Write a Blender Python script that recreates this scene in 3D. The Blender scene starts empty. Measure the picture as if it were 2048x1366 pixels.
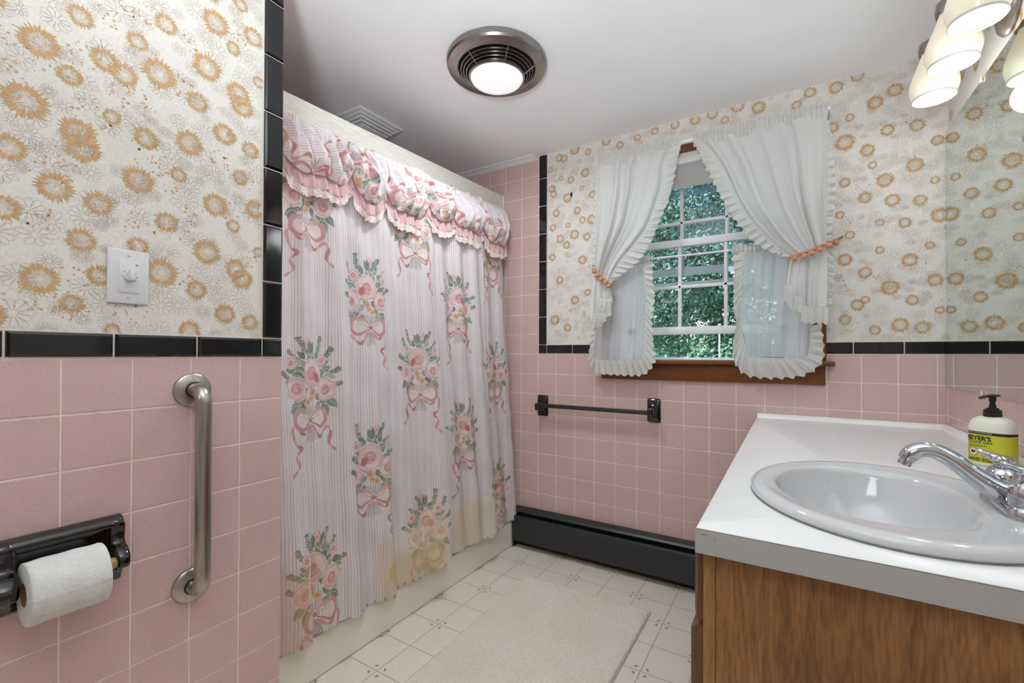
import bpy, bmesh, math, random
import numpy as np
from mathutils import Vector, Matrix, noise
random.seed(7); np.random.seed(7)
D = bpy.data; SC = bpy.context.scene; COL = SC.collection
PI = math.pi
# ------------------------------------------------------------------ measures (metres)
T = 0.1095            # wall tile pitch
LW = 2.165            # window wall plane (y)
RW = 1.686            # vanity wall plane (x)
CZ = 2.16             # ceiling
ZL = 1.052            # top of pink tile, left wall
ZW = 1.0675           # top of pink tile, window wall
YE = 0.717            # end of the left wall (tub alcove starts)
YB = -0.95            # wall behind the viewer
AX = -0.93            # far wall of the tub alcove
CT = 0.80             # counter top height

# ------------------------------------------------------------------ colour / material helpers
def lin(c):
    o = []
    for v in c[:3]:
        v = v / 255.0
        o.append(v / 12.92 if v <= 0.04045 else ((v + 0.055) / 1.055) ** 2.4)
    return tuple(o) + (1.0,)

class NT:
    def __init__(s, name):
        s.m = D.materials.new(name); s.m.use_nodes = True
        s.t = s.m.node_tree; s.t.nodes.clear()
        s.out = s.t.nodes.new('ShaderNodeOutputMaterial')
        s.b = s.t.nodes.new('ShaderNodeBsdfPrincipled')
        s.link(s.b.outputs[0], s.out.inputs[0])
    def n(s, typ, **kw):
        nd = s.t.nodes.new(typ)
        for k, v in kw.items(): setattr(nd, k, v)
        return nd
    def link(s, a, b): s.t.links.new(a, b)
    def set(s, **kw):
        for k, v in kw.items():
            s.b.inputs[k.replace('_', ' ')].default_value = v
    def coord(s, kind='Object'):
        return s.n('ShaderNodeTexCoord').outputs[kind]
    def mapping(s, src, scale=(1, 1, 1), rot=(0, 0, 0)):
        m = s.n('ShaderNodeMapping'); m.inputs['Scale'].default_value = scale; m.inputs['Rotation'].default_value = rot
        s.link(src, m.inputs[0]); return m.outputs[0]
    def noise(s, src, scale, detail=3, rough=0.5, dist=0.0):
        n = s.n('ShaderNodeTexNoise'); n.inputs['Scale'].default_value = scale; n.inputs['Detail'].default_value = detail
        n.inputs['Roughness'].default_value = rough; n.inputs['Distortion'].default_value = dist
        s.link(src, n.inputs['Vector']); return n.outputs['Fac']
    def ramp(s, fac, stops):
        r = s.n('ShaderNodeValToRGB'); e = r.color_ramp.elements
        while len(e) < len(stops): e.new(0.5)
        for k, (p, c) in enumerate(stops):
            e[k].position = p; e[k].color = c if len(c) == 4 else lin(c)
        s.link(fac, r.inputs[0]); return r.outputs[0]
    def mix(s, fac, a, b, mode='MIX'):
        m = s.n('ShaderNodeMix', data_type='RGBA', blend_type=mode)
        for sock, v in ((m.inputs[0], fac), (m.inputs[6], a), (m.inputs[7], b)):
            if hasattr(v, 'type') and hasattr(v, 'is_output'): s.link(v, sock)
            elif isinstance(v, (int, float)): sock.default_value = v
            else: sock.default_value = v if len(v) == 4 else lin(v)
        return m.outputs[2]
    def math(s, op, a, b=0.0):
        m = s.n('ShaderNodeMath', operation=op)
        for k, v in enumerate((a, b)):
            if hasattr(v, 'is_output'): s.link(v, m.inputs[k])
            else: m.inputs[k].default_value = v
        return m.outputs[0]
    def bump(s, h, strength=0.2, dist=0.001):
        b = s.n('ShaderNodeBump'); b.inputs['Strength'].default_value = strength; b.inputs['Distance'].default_value = dist
        s.link(h, b.inputs['Height']); s.link(b.outputs[0], s.b.inputs['Normal'])
    def color(s, sock): s.link(sock, s.b.inputs['Base Color'])

def plain(name, c, rough=0.5, metal=0.0, spec=0.5, var=0.06, scale=8.0, coat=0.0):
    """a simple surface with faint procedural tone variation"""
    t = NT(name); base = lin(c)
    f = t.noise(t.coord(), scale, 4)
    lo = tuple(max(0, v * (1 - var)) for v in base[:3]) + (1,); hi = tuple(min(1, v * (1 + var)) for v in base[:3]) + (1,)
    t.color(t.ramp(f, [(0.3, lo), (0.7, hi)]))
    t.set(Roughness=rough, Metallic=metal, Specular_IOR_Level=spec, Coat_Weight=coat)
    return t.m

# ---- pink tile: speckled glaze
t = NT('pink_tile'); co = t.coord()
sp = t.noise(co, 420, 2, 0.6); tone = t.noise(co, 3.0, 3)
base = t.ramp(tone, [(0.25, (206, 175, 170)), (0.75, (212, 182, 177))])
spk = t.ramp(sp, [(0.60, (255, 255, 255)), (0.74, (205, 195, 195))])
t.color(t.mix(0.8, base, spk, 'MULTIPLY')); t.set(Roughness=0.22, Specular_IOR_Level=0.45)
t.bump(t.noise(co, 60, 2), 0.08, 0.0006); M_PINK = t.m
M_GROUT = plain('grout', (244, 230, 219), 0.85, var=0.08, scale=40)
t = NT('black_glaze'); co = t.coord(); t.color(t.ramp(t.noise(co, 4, 2), [(0.3, (14, 14, 16)), (0.7, (22, 22, 25))]))
t.set(Roughness=0.08, Specular_IOR_Level=0.55); t.bump(t.noise(co, 25, 2), 0.06, 0.0008); M_BLACK = t.m
t = NT('black_ceramic'); co = t.coord(); t.color(t.ramp(t.noise(co, 9, 3), [(0.3, (16, 13, 13)), (0.7, (26, 20, 20))]))
t.set(Roughness=0.07, Specular_IOR_Level=0.6, Coat_Weight=0.3); M_CERAM = t.m
# ---- wallpaper ground: cream paper with fine tangled line drawing
t = NT('wallpaper_ground'); co = t.coord()
vo = t.n('ShaderNodeTexVoronoi', feature='DISTANCE_TO_EDGE'); vo.inputs['Scale'].default_value = 150
w = t.n('ShaderNodeTexNoise'); w.inputs['Scale'].default_value = 60; w.inputs['Detail'].default_value = 3; t.link(co, w.inputs['Vector'])
wv = t.n('ShaderNodeVectorMath', operation='MULTIPLY_ADD'); t.link(w.outputs['Color'], wv.inputs[0]); wv.inputs[1].default_value = (0.03, 0.03, 0.03); t.link(co, wv.inputs[2]); t.link(wv.outputs[0], vo.inputs['Vector'])
l1 = t.ramp(vo.outputs['Distance'], [(0.015, (1, 1, 1, 1)), (0.06, (0, 0, 0, 1))])
tone = t.ramp(t.noise(co, 160, 3), [(0.3, (221, 217, 210)), (0.7, (233, 229, 222))])
t.color(t.mix(t.math('MULTIPLY', l1, 0.22), tone, (190, 176, 160))); t.set(Roughness=0.62, Specular_IOR_Level=0.25); M_PAPER = t.m
M_LINE = plain('print_line', (192, 177, 160), 0.6, var=0.08, scale=120, spec=0.25)
M_PET = plain('print_orange', (208, 163, 122), 0.6, var=0.10, scale=220, spec=0.25)
M_PET2 = plain('print_ochre', (190, 164, 108), 0.6, var=0.10, scale=220, spec=0.25)
M_DOT = plain('print_tan', (200, 168, 128), 0.6, var=0.10, scale=120, spec=0.25)
# ---- ceiling: hand-trowelled plaster
t = NT('ceiling_plaster'); co = t.coord()
t.color(t.ramp(t.noise(co, 2.5, 3), [(0.3, (242, 242, 244)), (0.7, (247, 247, 249))])); t.set(Roughness=0.7, Specular_IOR_Level=0.2)
h = t.math('ADD', t.math('MULTIPLY', t.noise(co, 5, 4, 0.5, 1.2), 1.0), t.math('MULTIPLY', t.noise(co, 26, 3, 0.5, 1.5), 0.3)); t.bump(h, 0.22, 0.006); M_CEIL = t.m
M_PLASTER = plain('painted_plaster', (222, 218, 210), 0.7, var=0.03, scale=3)
# ---- floor vinyl
t = NT('floor_vinyl'); co = t.coord()
t.color(t.mix(0.25, t.ramp(t.noise(co, 2.2, 3), [(0.3, (226, 217, 200)), (0.7, (234, 226, 211))]), t.ramp(t.noise(co, 150, 2), [(0.3, (202, 193, 175)), (0.7, (240, 233, 219))])))
t.set(Roughness=0.33, Specular_IOR_Level=0.4); t.bump(t.noise(co, 90, 3), 0.08, 0.0008); M_FLOOR = t.m
M_FLINE = plain('floor_line', (176, 173, 156), 0.5, var=0.05, scale=30)
M_FMARK = plain('floor_leaf_mark', (140, 138, 120), 0.5, var=0.2, scale=60)
M_FRED = plain('floor_red_mark', (168, 120, 108), 0.5, var=0.1, scale=60)
# ---- wood
def wood(name, dark, mid, light, axis=(14, 14, 1.1), rough=0.35, fig=1.0):
    t = NT(name); co = t.coord(); mp = t.mapping(co, axis)
    g = t.noise(mp, 2.2, 6, 0.62, 0.9 * fig); fine = t.noise(t.mapping(co, tuple(a * 9 for a in axis)), 3.0, 3, 0.6)
    blotch = t.noise(co, 7, 3)
    c = t.ramp(g, [(0.28, dark), (0.5, mid), (0.72, light)])
    c = t.mix(0.45, c, t.ramp(fine, [(0.3, (120, 110, 100)), (0.62, (255, 255, 255))]), 'MULTIPLY')
    c = t.mix(0.35, c, t.ramp(blotch, [(0.3, (170, 160, 150)), (0.7, (255, 255, 255))]), 'MULTIPLY')
    t.color(c); t.set(Roughness=rough, Specular_IOR_Level=0.4); t.bump(fine, 0.08, 0.0006); return t.m
M_WOOD = wood('oak_panel', (106, 68, 38), (150, 103, 60), (176, 128, 80), (10, 10, 1.0), 0.38, 1.3)
M_WOODL = wood('oak_frame', (132, 92, 52), (166, 122, 74), (184, 140, 90), (22, 22, 1.3), 0.38)
M_WOODD = wood('oak_edge', (76, 46, 24), (116, 74, 40), (140, 92, 54), (22, 22, 1.3), 0.4)
M_CASE = wood('window_wood', (92, 50, 18), (128, 74, 26), (150, 90, 36), (1.2, 22, 22), 0.35, 0.6)
M_CASEV = wood('window_wood_upright', (92, 50, 18), (128, 74, 26), (150, 90, 36), (22, 22, 1.2), 0.35, 0.6)
M_WHITE = plain('white_paint', (236, 236, 238), 0.4, var=0.03, scale=5)
M_WPLAS = plain('white_plastic', (220, 220, 222), 0.3, var=0.02, scale=10)
M_GREY = plain('grey_ink', (120, 120, 124), 0.5)
M_PORC = plain('white_porcelain', (206, 206, 207), 0.08, var=0.01, scale=2, coat=0.3)
M_COUNT = plain('white_laminate', (240, 240, 239), 0.25, var=0.015, scale=3)
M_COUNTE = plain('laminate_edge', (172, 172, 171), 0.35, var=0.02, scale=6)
M_SEAM = plain('laminate_seam', (132, 130, 126), 0.6)
M_CREAM = plain('tub_enamel', (246, 243, 228), 0.2, var=0.02, scale=3)
M_HEAT = plain('heater_black', (46, 47, 50), 0.38, var=0.12, scale=9, spec=0.45)
M_SLOT = plain('dark_slot', (10, 10, 11), 0.8)
M_CHROME = plain('chrome', (196, 198, 203), 0.05, 1.0, var=0.01)
def brushed(name, c, rough, axis, sc=60, metal=1.0):
    t = NT(name); co = t.coord(); f = t.noise(t.mapping(co, axis), sc, 4, 0.6)
    t.color(t.ramp(f, [(0.3, tuple(int(v * .9) for v in c)), (0.7, c)])); t.set(Roughness=rough, Metallic=1.0)
    t.bump(f, 0.05, 0.0004); t.set(Metallic=metal); return t.m
M_STEEL = brushed('brushed_steel', (186, 180, 172), 0.3, (3, 3, 0.2))
M_NICKEL = brushed('brushed_nickel', (160, 154, 150), 0.28, (1, 1, 4), 30)
M_NICKD = plain('grille_metal', (110, 106, 104), 0.35, 0.9)
M_ALU = brushed('ribbed_aluminium', (246, 242, 234), 0.42, (20, 0.6, 20), 20, 0.45)
M_BRONZE = plain('bronze', (66, 58, 50), 0.35, 0.9)
M_BRASS = plain('old_wood_roller', (170, 140, 80), 0.4)
# ---- cloth
def cloth(name, c, transl=0.4, transp=0.0, weave=900, var=0.04):
    t = NT(name); co = t.coord(); f = t.noise(co, weave, 2)
    base = lin(c); lo = tuple(v * (1 - var * 2) for v in base[:3]) + (1,)
    col = t.ramp(f, [(0.3, lo), (0.7, base)])
    t.color(col); t.set(Roughness=0.9, Specular_IOR_Level=0.1)
    tr = t.n('ShaderNodeBsdfTranslucent'); t.link(col, tr.inputs[0])
    m = t.n('ShaderNodeMixShader'); m.inputs[0].default_value = transl
    t.link(t.b.outputs[0], m.inputs[1]); t.link(tr.outputs[0], m.inputs[2]); last = m.outputs[0]
    if transp > 0:
        tp = t.n('ShaderNodeBsdfTransparent'); m2 = t.n('ShaderNodeMixShader'); m2.inputs[0].default_value = transp
        t.link(last, m2.inputs[1]); t.link(tp.outputs[0], m2.inputs[2]); last = m2.outputs[0]
    t.link(last, t.out.inputs[0]); t.bump(f, 0.1, 0.0004); return t.m
M_SHEER = cloth('white_voile', (232, 232, 230), 0.22, 0.06)
M_SHEER2 = cloth('white_voile_thin', (244, 246, 250), 0.46, 0.22)
M_RUFF = cloth('white_ruffle', (240, 239, 236), 0.35, 0.03)
M_POM = cloth('peach_yarn', (226, 164, 128), 0.1, 0, 300, 0.12)
M_POMB = cloth('peach_braid', (214, 158, 126), 0.1, 0, 500, 0.14)
M_PINKC = cloth('pink_ruffle_cloth', (228, 192, 192), 0.25)
M_SHADE = cloth('roller_shade_cloth', (222, 220, 218), 0.3)
# lace: open work
t = NT('lace'); co = t.coord(); t.color(t.mix(0.0, (232, 214, 208), (232, 214, 208))); t.set(Roughness=0.9)
vo = t.n('ShaderNodeTexVoronoi', feature='DISTANCE_TO_EDGE'); vo.inputs['Scale'].default_value = 190; t.link(co, vo.inputs['Vector'])
hole = t.ramp(vo.outputs['Distance'], [(0.10, (0, 0, 0, 1)), (0.16, (1, 1, 1, 1))])
tp = t.n('ShaderNodeBsdfTransparent'); m = t.n('ShaderNodeMixShader')
t.link(t.math('MULTIPLY', hole, 0.5), m.inputs[0]); t.link(t.b.outputs[0], m.inputs[1]); t.link(tp.outputs[0], m.inputs[2]); t.link(m.outputs[0], t.out.inputs[0]); M_LACE = t.m
# printed shower-curtain cotton: woven stripes by UV, flower print by colour attribute
t = NT('printed_cotton'); uv = t.coord('UV'); sx = t.n('ShaderNodeSeparateXYZ'); t.link(uv, sx.inputs[0])
wob = t.noise(uv, 6, 2)
u = t.math('ADD', sx.outputs[0], t.math('MULTIPLY', wob, 0.004))
st = t.math('SINE', t.math('MULTIPLY', u, 2 * PI / 0.0088))
st2 = t.math('SINE', t.math('MULTIPLY', u, 2 * PI / 0.0352))
brk = t.noise(t.mapping(uv, (260, 22, 1)), 1.0, 2)
st = t.math('MULTIPLY', t.math('MAXIMUM', t.math('ADD', st, t.math('MULTIPLY', st2, 0.25)), 0.0), t.math('ADD', brk, 0.15))
ground = t.mix(t.math('MULTIPLY', st, 0.95), (237, 230, 232), (197, 174, 178))
at = t.n('ShaderNodeVertexColor'); at.layer_name = 'print'
col = t.mix(at.outputs['Alpha'], ground, at.outputs['Color'])
t.color(col); t.set(Roughness=0.85, Specular_IOR_Level=0.12)
tr = t.n('ShaderNodeBsdfTranslucent'); t.link(col, tr.inputs[0]); m = t.n('ShaderNodeMixShader'); m.inputs[0].default_value = 0.18
t.link(t.b.outputs[0], m.inputs[1]); t.link(tr.outputs[0], m.inputs[2]); t.link(m.outputs[0], t.out.inputs[0]); M_PRINT = t.m
# paper / rug / lamp glass / mirror / glass
t = NT('tissue_paper'); co = t.coord(); t.color(t.ramp(t.noise(co, 30, 3), [(0.3, (216, 216, 212)), (0.7, (226, 226, 222))])); t.set(Roughness=0.95, Specular_IOR_Level=0.05)
t.bump(t.noise(co, 150, 3, 0.6), 0.6, 0.003); M_TISSUE = t.m
M_CARD = plain('cardboard', (150, 118, 80), 0.9)
t = NT('rug_pile'); co = t.coord()
c = t.ramp(t.noise(co, 190, 3, 0.7), [(0.3, (234, 224, 206)), (0.62, (254, 247, 232))])
c = t.mix(0.5, c, t.ramp(t.noise(co, 3.2, 3), [(0.3, (236, 228, 216)), (0.65, (255, 255, 254))]), 'MULTIPLY')
t.color(c); t.set(Roughness=1.0, Specular_IOR_Level=0.02); t.bump(t.noise(co, 260, 3, 0.7), 0.8, 0.006); M_RUG = t.m
def glow(name, c, e, strength, rough=0.3):
    t = NT(name); f = t.noise(t.coord(), 5, 2)
    t.color(t.ramp(f, [(0.3, c), (0.7, tuple(min(255, v + 3) for v in c))])); t.set(Roughness=rough)
    t.b.inputs['Emission Color'].default_value = lin(e); t.b.inputs['Emission Strength'].default_value = strength; return t.m
M_LGLASS = glow('lamp_glass', (225, 218, 200), (255, 240, 206), 0.24, 0.25)
M_LRIM = glow('lamp_glass_rim', (176, 174, 170), (255, 246, 230), 0.10, 0.25)
M_LIN = glow('lamp_glass_inside', (205, 204, 202), (255, 250, 240), 0.18, 0.5)
M_BULB = glow('bulb', (225, 225, 225), (255, 248, 236), 0.35)
M_LENS = glow('fan_lens', (240, 240, 240), (250, 252, 255), 0.42)
t = NT('mirror_silver'); t.color(t.ramp(t.noise(t.coord(), 2, 2), [(0.3, (214, 222, 218)), (0.7, (218, 226, 222))])); t.set(Metallic=1.0, Roughness=0.02); M_MIRROR = t.m
t = NT('window_glass'); gl = t.n('ShaderNodeBsdfGlossy'); gl.inputs['Roughness'].default_value = 0.02; gl.inputs[0].default_value = (0.8, 0.9, 1, 1)
tp = t.n('ShaderNodeBsdfTransparent'); tp.inputs[0].default_value = (0.96, 0.985, 0.99, 1); fr = t.n('ShaderNodeFresnel'); fr.inputs[0].default_value = 1.45
m = t.n('ShaderNodeMixShader'); t.link(fr.outputs[0], m.inputs[0]); t.link(tp.outputs[0], m.inputs[1]); t.link(gl.outputs[0], m.inputs[2]); t.link(m.outputs[0], t.out.inputs[0]); M_GLASS = t.m
t = NT('insect_mesh'); t.set(Roughness=0.6); t.color(t.mix(0.0, (176, 196, 214), (176, 196, 214)))
vo = t.n('ShaderNodeTexVoronoi'); vo.inputs['Scale'].default_value = 170; t.link(t.coord(), vo.inputs['Vector'])
tp = t.n('ShaderNodeBsdfTransparent'); m = t.n('ShaderNodeMixShader'); t.link(t.ramp(vo.outputs['Distance'], [(0.3, (0, 0, 0, 1)), (0.6, (.7, .7, .7, 1))]), m.inputs[0])
t.link(t.b.outputs[0], m.inputs[1]); t.link(tp.outputs[0], m.inputs[2]); t.link(m.outputs[0], t.out.inputs[0]); M_MESH = t.m
M_SOAPB = plain('soap_plastic', (226, 226, 206), 0.3, var=0.02)
M_LABEL = plain('label_green', (190, 190, 44), 0.35, var=0.04)
M_LABEL2 = plain('label_green_side', (172, 172, 40), 0.35, var=0.04)
M_INK = plain('label_ink', (18, 18, 16), 0.4)
M_LWHITE = plain('label_white', (232, 230, 216), 0.4)
M_LRED = plain('label_red', (150, 52, 36), 0.4)
M_LORNG = plain('label_orange', (220, 130, 40), 0.4)
M_PUMP = plain('pump_black', (18, 18, 19), 0.3)
M_CLIP = plain('clear_clip', (214, 206, 182), 0.2)
def leafmat(name, a, b):
    t = NT(name); oi = t.n('ShaderNodeAttribute'); oi.attribute_name = 'leaf'
    c = t.ramp(oi.outputs['Fac'], [(0.0, a), (1.0, b)]); t.color(c); t.set(Roughness=0.5, Specular_IOR_Level=0.4)
    tr = t.n('ShaderNodeBsdfTranslucent'); t.link(c, tr.inputs[0]); m = t.n('ShaderNodeMixShader'); m.inputs[0].default_value = 0.25
    t.link(t.b.outputs[0], m.inputs[1]); t.link(tr.outputs[0], m.inputs[2]); t.link(m.outputs[0], t.out.inputs[0]); return t.m
M_LEAF = [leafmat('leaf_deep', (20, 52, 48), (104, 152, 130)), leafmat('leaf_mid', (44, 90, 72), (120, 168, 136)), leafmat('leaf_light', (84, 122, 80), (170, 200, 140))]
M_BARK = plain('bark', (70, 58, 48), 0.9, var=0.3, scale=14)
M_LAWN = plain('lawn', (84, 120, 62), 0.9, var=0.3, scale=6)

# ------------------------------------------------------------------ mesh helpers
class MB:
    def __init__(s): s.v = []; s.f = []; s.mi = []; s.mats = []
    def m(s, mat):
        if mat not in s.mats: s.mats.append(mat)
        return s.mats.index(mat)
    def add(s, vs, fs, mat):
        o = len(s.v); k = s.m(mat); s.v.extend([tuple(p) for p in vs])
        for f in fs: s.f.append([i + o for i in f]); s.mi.append(k)
    def box(s, a, b, mat):
        (x0, y0, z0), (x1, y1, z1) = a, b
        x0, x1 = min(x0, x1), max(x0, x1); y0, y1 = min(y0, y1), max(y0, y1); z0, z1 = min(z0, z1), max(z0, z1)
        s.add([(x0, y0, z0), (x1, y0, z0), (x1, y1, z0), (x0, y1, z0), (x0, y0, z1), (x1, y0, z1), (x1, y1, z1), (x0, y1, z1)],
              [(0, 3, 2, 1), (4, 5, 6, 7), (0, 1, 5, 4), (1, 2, 6, 5), (2, 3, 7, 6), (3, 0, 4, 7)], mat)
    def bbox(s, a, b, mat, r=0.003, seg=2):
        bm = bmesh.new(); a = Vector(a); b = Vector(b); lo = Vector([min(a[i], b[i]) for i in range(3)]); hi = Vector([max(a[i], b[i]) for i in range(3)])
        bmesh.ops.create_cube(bm, size=1, matrix=Matrix.Translation((lo + hi) / 2) @ Matrix.Diagonal((*(hi - lo), 1)))
        bmesh.ops.bevel(bm, geom=bm.edges[:], offset=min(r, min(hi - lo) * .45), segments=seg, affect='EDGES', profile=0.5)
        s.frombm(bm, mat)
    def frombm(s, bm, mat, mtx=None):
        bm.verts.index_update()
        s.add([(mtx @ v.co) if mtx else v.co.copy() for v in bm.verts], [[v.index for v in f.verts] for f in bm.faces], mat); bm.free()
    def tube(s, pts, rad, mat, n=16, cap=True, flat=None):
        pts = [Vector(p) for p in pts]; N = len(pts); rr = rad if hasattr(rad, '__len__') else [rad] * N
        T0 = (pts[1] - pts[0]).normalized(); up = Vector((0, 0, 1)) if abs(T0.z) < .9 else Vector((1, 0, 0))
        a = T0.cross(up).normalized(); vs = []; 
        for i in range(N):
            t_ = (pts[min(i + 1, N - 1)] - pts[max(i - 1, 0)]).normalized()
            a = (a - t_ * a.dot(t_)).normalized(); b = t_.cross(a); fl = flat[i] if flat else 1.0
            for k in range(n):
                th = 2 * PI * k / n; vs.append(pts[i] + (a * math.cos(th) + b * math.sin(th) * fl) * rr[i])
        fs = [(i * n + k, i * n + (k + 1) % n, (i + 1) * n + (k + 1) % n, (i + 1) * n + k) for i in range(N - 1) for k in range(n)]
        if cap: fs += [tuple(range(n - 1, -1, -1)), tuple((N - 1) * n + k for k in range(n))]
        s.add(vs, fs, mat)
    def lathe(s, prof, mat, n=40, mtx=None, cap=False, sx=1.0, sy=1.0):
        vs = []
        for (r, z) in prof:
            for k in range(n):
                th = 2 * PI * k / n; p = Vector((r * math.cos(th) * sx, r * math.sin(th) * sy, z)); vs.append(mtx @ p if mtx else p)
        N = len(prof); fs = [(i * n + k, i * n + (k + 1) % n, (i + 1) * n + (k + 1) % n, (i + 1) * n + k) for i in range(N - 1) for k in range(n)]
        if cap: fs += [tuple(range(n - 1, -1, -1)), tuple((N - 1) * n + k for k in range(n))]
        s.add(vs, fs, mat)
    def sphere(s, c, r, mat, u=14, v=9, sc=(1, 1, 1)):
        bm = bmesh.new(); bmesh.ops.create_uvsphere(bm, u_segments=u, v_segments=v, radius=1)
        s.frombm(bm, mat, Matrix.Translation(c) @ Matrix.Diagonal((r * sc[0], r * sc[1], r * sc[2], 1)))
    def poly(s, pts, mat): s.add(pts, [tuple(range(len(pts)))], mat)
    def grid(s, P, mat, closed=False):
        nu, nv = len(P), len(P[0]); vs = [p for row in P for p in row]
        fs = [(i * nv + j, (i + 1) * nv + j, (i + 1) * nv + j + 1, i * nv + j + 1) for i in range(nu - 1) for j in range(nv - 1)]
        s.add(vs, fs, mat)
    def extrude(s, prof, a, b, mat):
        """closed profile given as function of 3-D points at both ends"""
        n = len(prof(a)); A = prof(a); B = prof(b)
        s.add(list(A) + list(B), [(i, (i + 1) % n, n + (i + 1) % n, n + i) for i in range(n)] + [tuple(range(n - 1, -1, -1)), tuple(range(n, 2 * n))], mat)
    def build(s, name, parent=None, loc=None, smooth=True, ang=35, solid=0.0, sub=0):
        me = D.meshes.new(name); o0 = Vector(loc) if loc is not None else Vector((0, 0, 0))
        me.from_pydata([(p[0] - o0.x, p[1] - o0.y, p[2] - o0.z) for p in s.v], [], s.f)
        for mt in s.mats: me.materials.append(mt)
        me.polygons.foreach_set('material_index', s.mi)
        bm = bmesh.new(); bm.from_mesh(me); bmesh.ops.recalc_face_normals(bm, faces=bm.faces[:]); bm.to_mesh(me); bm.free()
        if smooth:
            me.polygons.foreach_set('use_smooth', [True] * len(me.polygons)); me.set_sharp_from_angle(angle=math.radians(ang))
        me.update(); o = D.objects.new(name, me); COL.objects.link(o)
        if loc is not None and parent is None: o.location = o0
        if parent is not None: put(o, parent, o0)
        if solid:
            md = o.modifiers.new('thickness', 'SOLIDIFY'); md.thickness = solid; md.offset = 0
        if sub:
            md = o.modifiers.new('smooth', 'SUBSURF'); md.levels = md.render_levels = sub
        return o
def put(o, parent, world):
    o.parent = parent; w = Vector((0, 0, 0)); p = parent
    while p is not None: w += p.location; p = p.parent
    o.location = Vector(world) - w
def tag(o, label=None, cat=None, group=None, kind=None):
    if label: o['label'] = label
    if cat: o['category'] = cat
    if group: o['group'] = group
    if kind: o['kind'] = kind
    return o
def thing(name, loc, label, cat, group=None, kind=None):
    o = D.objects.new(name, None); COL.objects.link(o); o.location = loc; o.empty_display_size = 0.05
    return tag(o, label, cat, group, kind)
def struct(o): o['kind'] = 'structure'; return o
class Frame:
    """a wall face: u across, v up, n into the room"""
    def __init__(s, o, U, V, N): s.o = Vector(o); s.U = Vector(U); s.V = Vector(V); s.N = Vector(N)
    def __call__(s, u, v, n=0.0): return s.o + s.U * u + s.V * v + s.N * n
FL = Frame((0, 0, 0), (0, 1, 0), (0, 0, 1), (1, 0, 0))
FW = Frame((0, LW, 0), (1, 0, 0), (0, 0, 1), (0, -1, 0))
FR = Frame((RW, 0, 0), (0, 1, 0), (0, 0, 1), (-1, 0, 0))
def tiles(mb, fr, us, vs, region, g=0.0026, h=0.0013, bev=0.0018, mat=None, holes=()):
    """cushion-edged tiles clipped to a region (u0,v0,u1,v1)"""
    mat = mat or M_PINK
    for i in range(len(us) - 1):
        for j in range(len(vs) - 1):
            u0, u1, v0, v1 = us[i] + g / 2, us[i + 1] - g / 2, vs[j] + g / 2, vs[j + 1] - g / 2
            u0 = max(u0, region[0]); u1 = min(u1, region[2]); v0 = max(v0, region[1]); v1 = min(v1, region[3])
            if u1 - u0 < 0.004 or v1 - v0 < 0.004: continue
            cut = False
            for (a, b, c, d) in holes:
                if a <= u0 and u1 <= c and b <= v0 and v1 <= d: cut = True; break
                if v0 < d and v1 > b and u0 < c and u1 > a:      # partial overlap: trim one side
                    if v1 <= d and v0 < b and v1 > b: v1 = b
                    elif u1 > a and u0 < a: u1 = a
                    elif u0 < c and u1 > c: u0 = c
            if cut or u1 - u0 < 0.004 or v1 - v0 < 0.004: continue
            b_ = bev
            p = [fr(u0, v0, -.001), fr(u1, v0, -.001), fr(u1, v1, -.001), fr(u0, v1, -.001),
                 fr(u0 + b_ * .3, v0 + b_ * .3, h * .6), fr(u1 - b_ * .3, v0 + b_ * .3, h * .6), fr(u1 - b_ * .3, v1 - b_ * .3, h * .6), fr(u0 + b_ * .3, v1 - b_ * .3, h * .6),
                 fr(u0 + b_, v0 + b_, h), fr(u1 - b_, v0 + b_, h), fr(u1 - b_, v1 - b_, h), fr(u0 + b_, v1 - b_, h)]
            mb.add(p, [(0, 1, 5, 4), (1, 2, 6, 5), (2, 3, 7, 6), (3, 0, 4, 7), (4, 5, 9, 8), (5, 6, 10, 9), (6, 7, 11, 10), (7, 4, 8, 11), (8, 9, 10, 11)], mat)
def quad(mb, fr, u0, v0, u1, v1, n, mat): mb.poly([fr(u0, v0, n), fr(u1, v0, n), fr(u1, v1, n), fr(u0, v1, n)], mat)
def rng(a, step, lo, hi):
    k0 = math.floor((lo - a) / step); k1 = math.ceil((hi - a) / step); return [a + k * step for k in range(k0, k1 + 1)]
def inside(u, v, regs): return any(a <= u <= c and b <= v <= d for a, b, c, d in regs)
def burst(mb, fr, u, v, R, reg, rnd):
    """printed sunburst flower: staggered petals round an open centre"""
    def pet(th, r0, r1, w, mat, n):
        du, dv = math.cos(th), math.sin(th); pts = []
        for (r, s) in ((r0, 0), (r0 * .45 + r1 * .55, w), (r1 * .86 + r0 * .14, w * .55), (r1, 0), (r1 * .86 + r0 * .14, -w * .55), (r0 * .45 + r1 * .55, -w)):
            pu, pv = u + du * r - dv * s, v + dv * r + du * s
            if not (reg[0] <= pu <= reg[2] and reg[1] <= pv <= reg[3]): return
            pts.append(fr(pu, pv, n))
        mb.poly(pts, mat)
    n = max(14, int(16 + R * 330)); ph = rnd.random() * 6; lay = rnd.random() * .0002
    for k in range(n):
        th = ph + 2 * PI * (k + rnd.uniform(-.2, .2)) / n
        pet(th, R * .50, R * rnd.uniform(.92, 1.14), R * .046, M_PET2, 0.00035 + lay + .00002 * (k % 3))
        pet(th + PI / n, R * .40, R * rnd.uniform(.78, 1.0), R * .066, M_PET, 0.0006 + lay + .00002 * (k % 3))
        pet(th + .1, R * .16, R * .45, R * .012, M_PET2, 0.0007 + lay)
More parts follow.
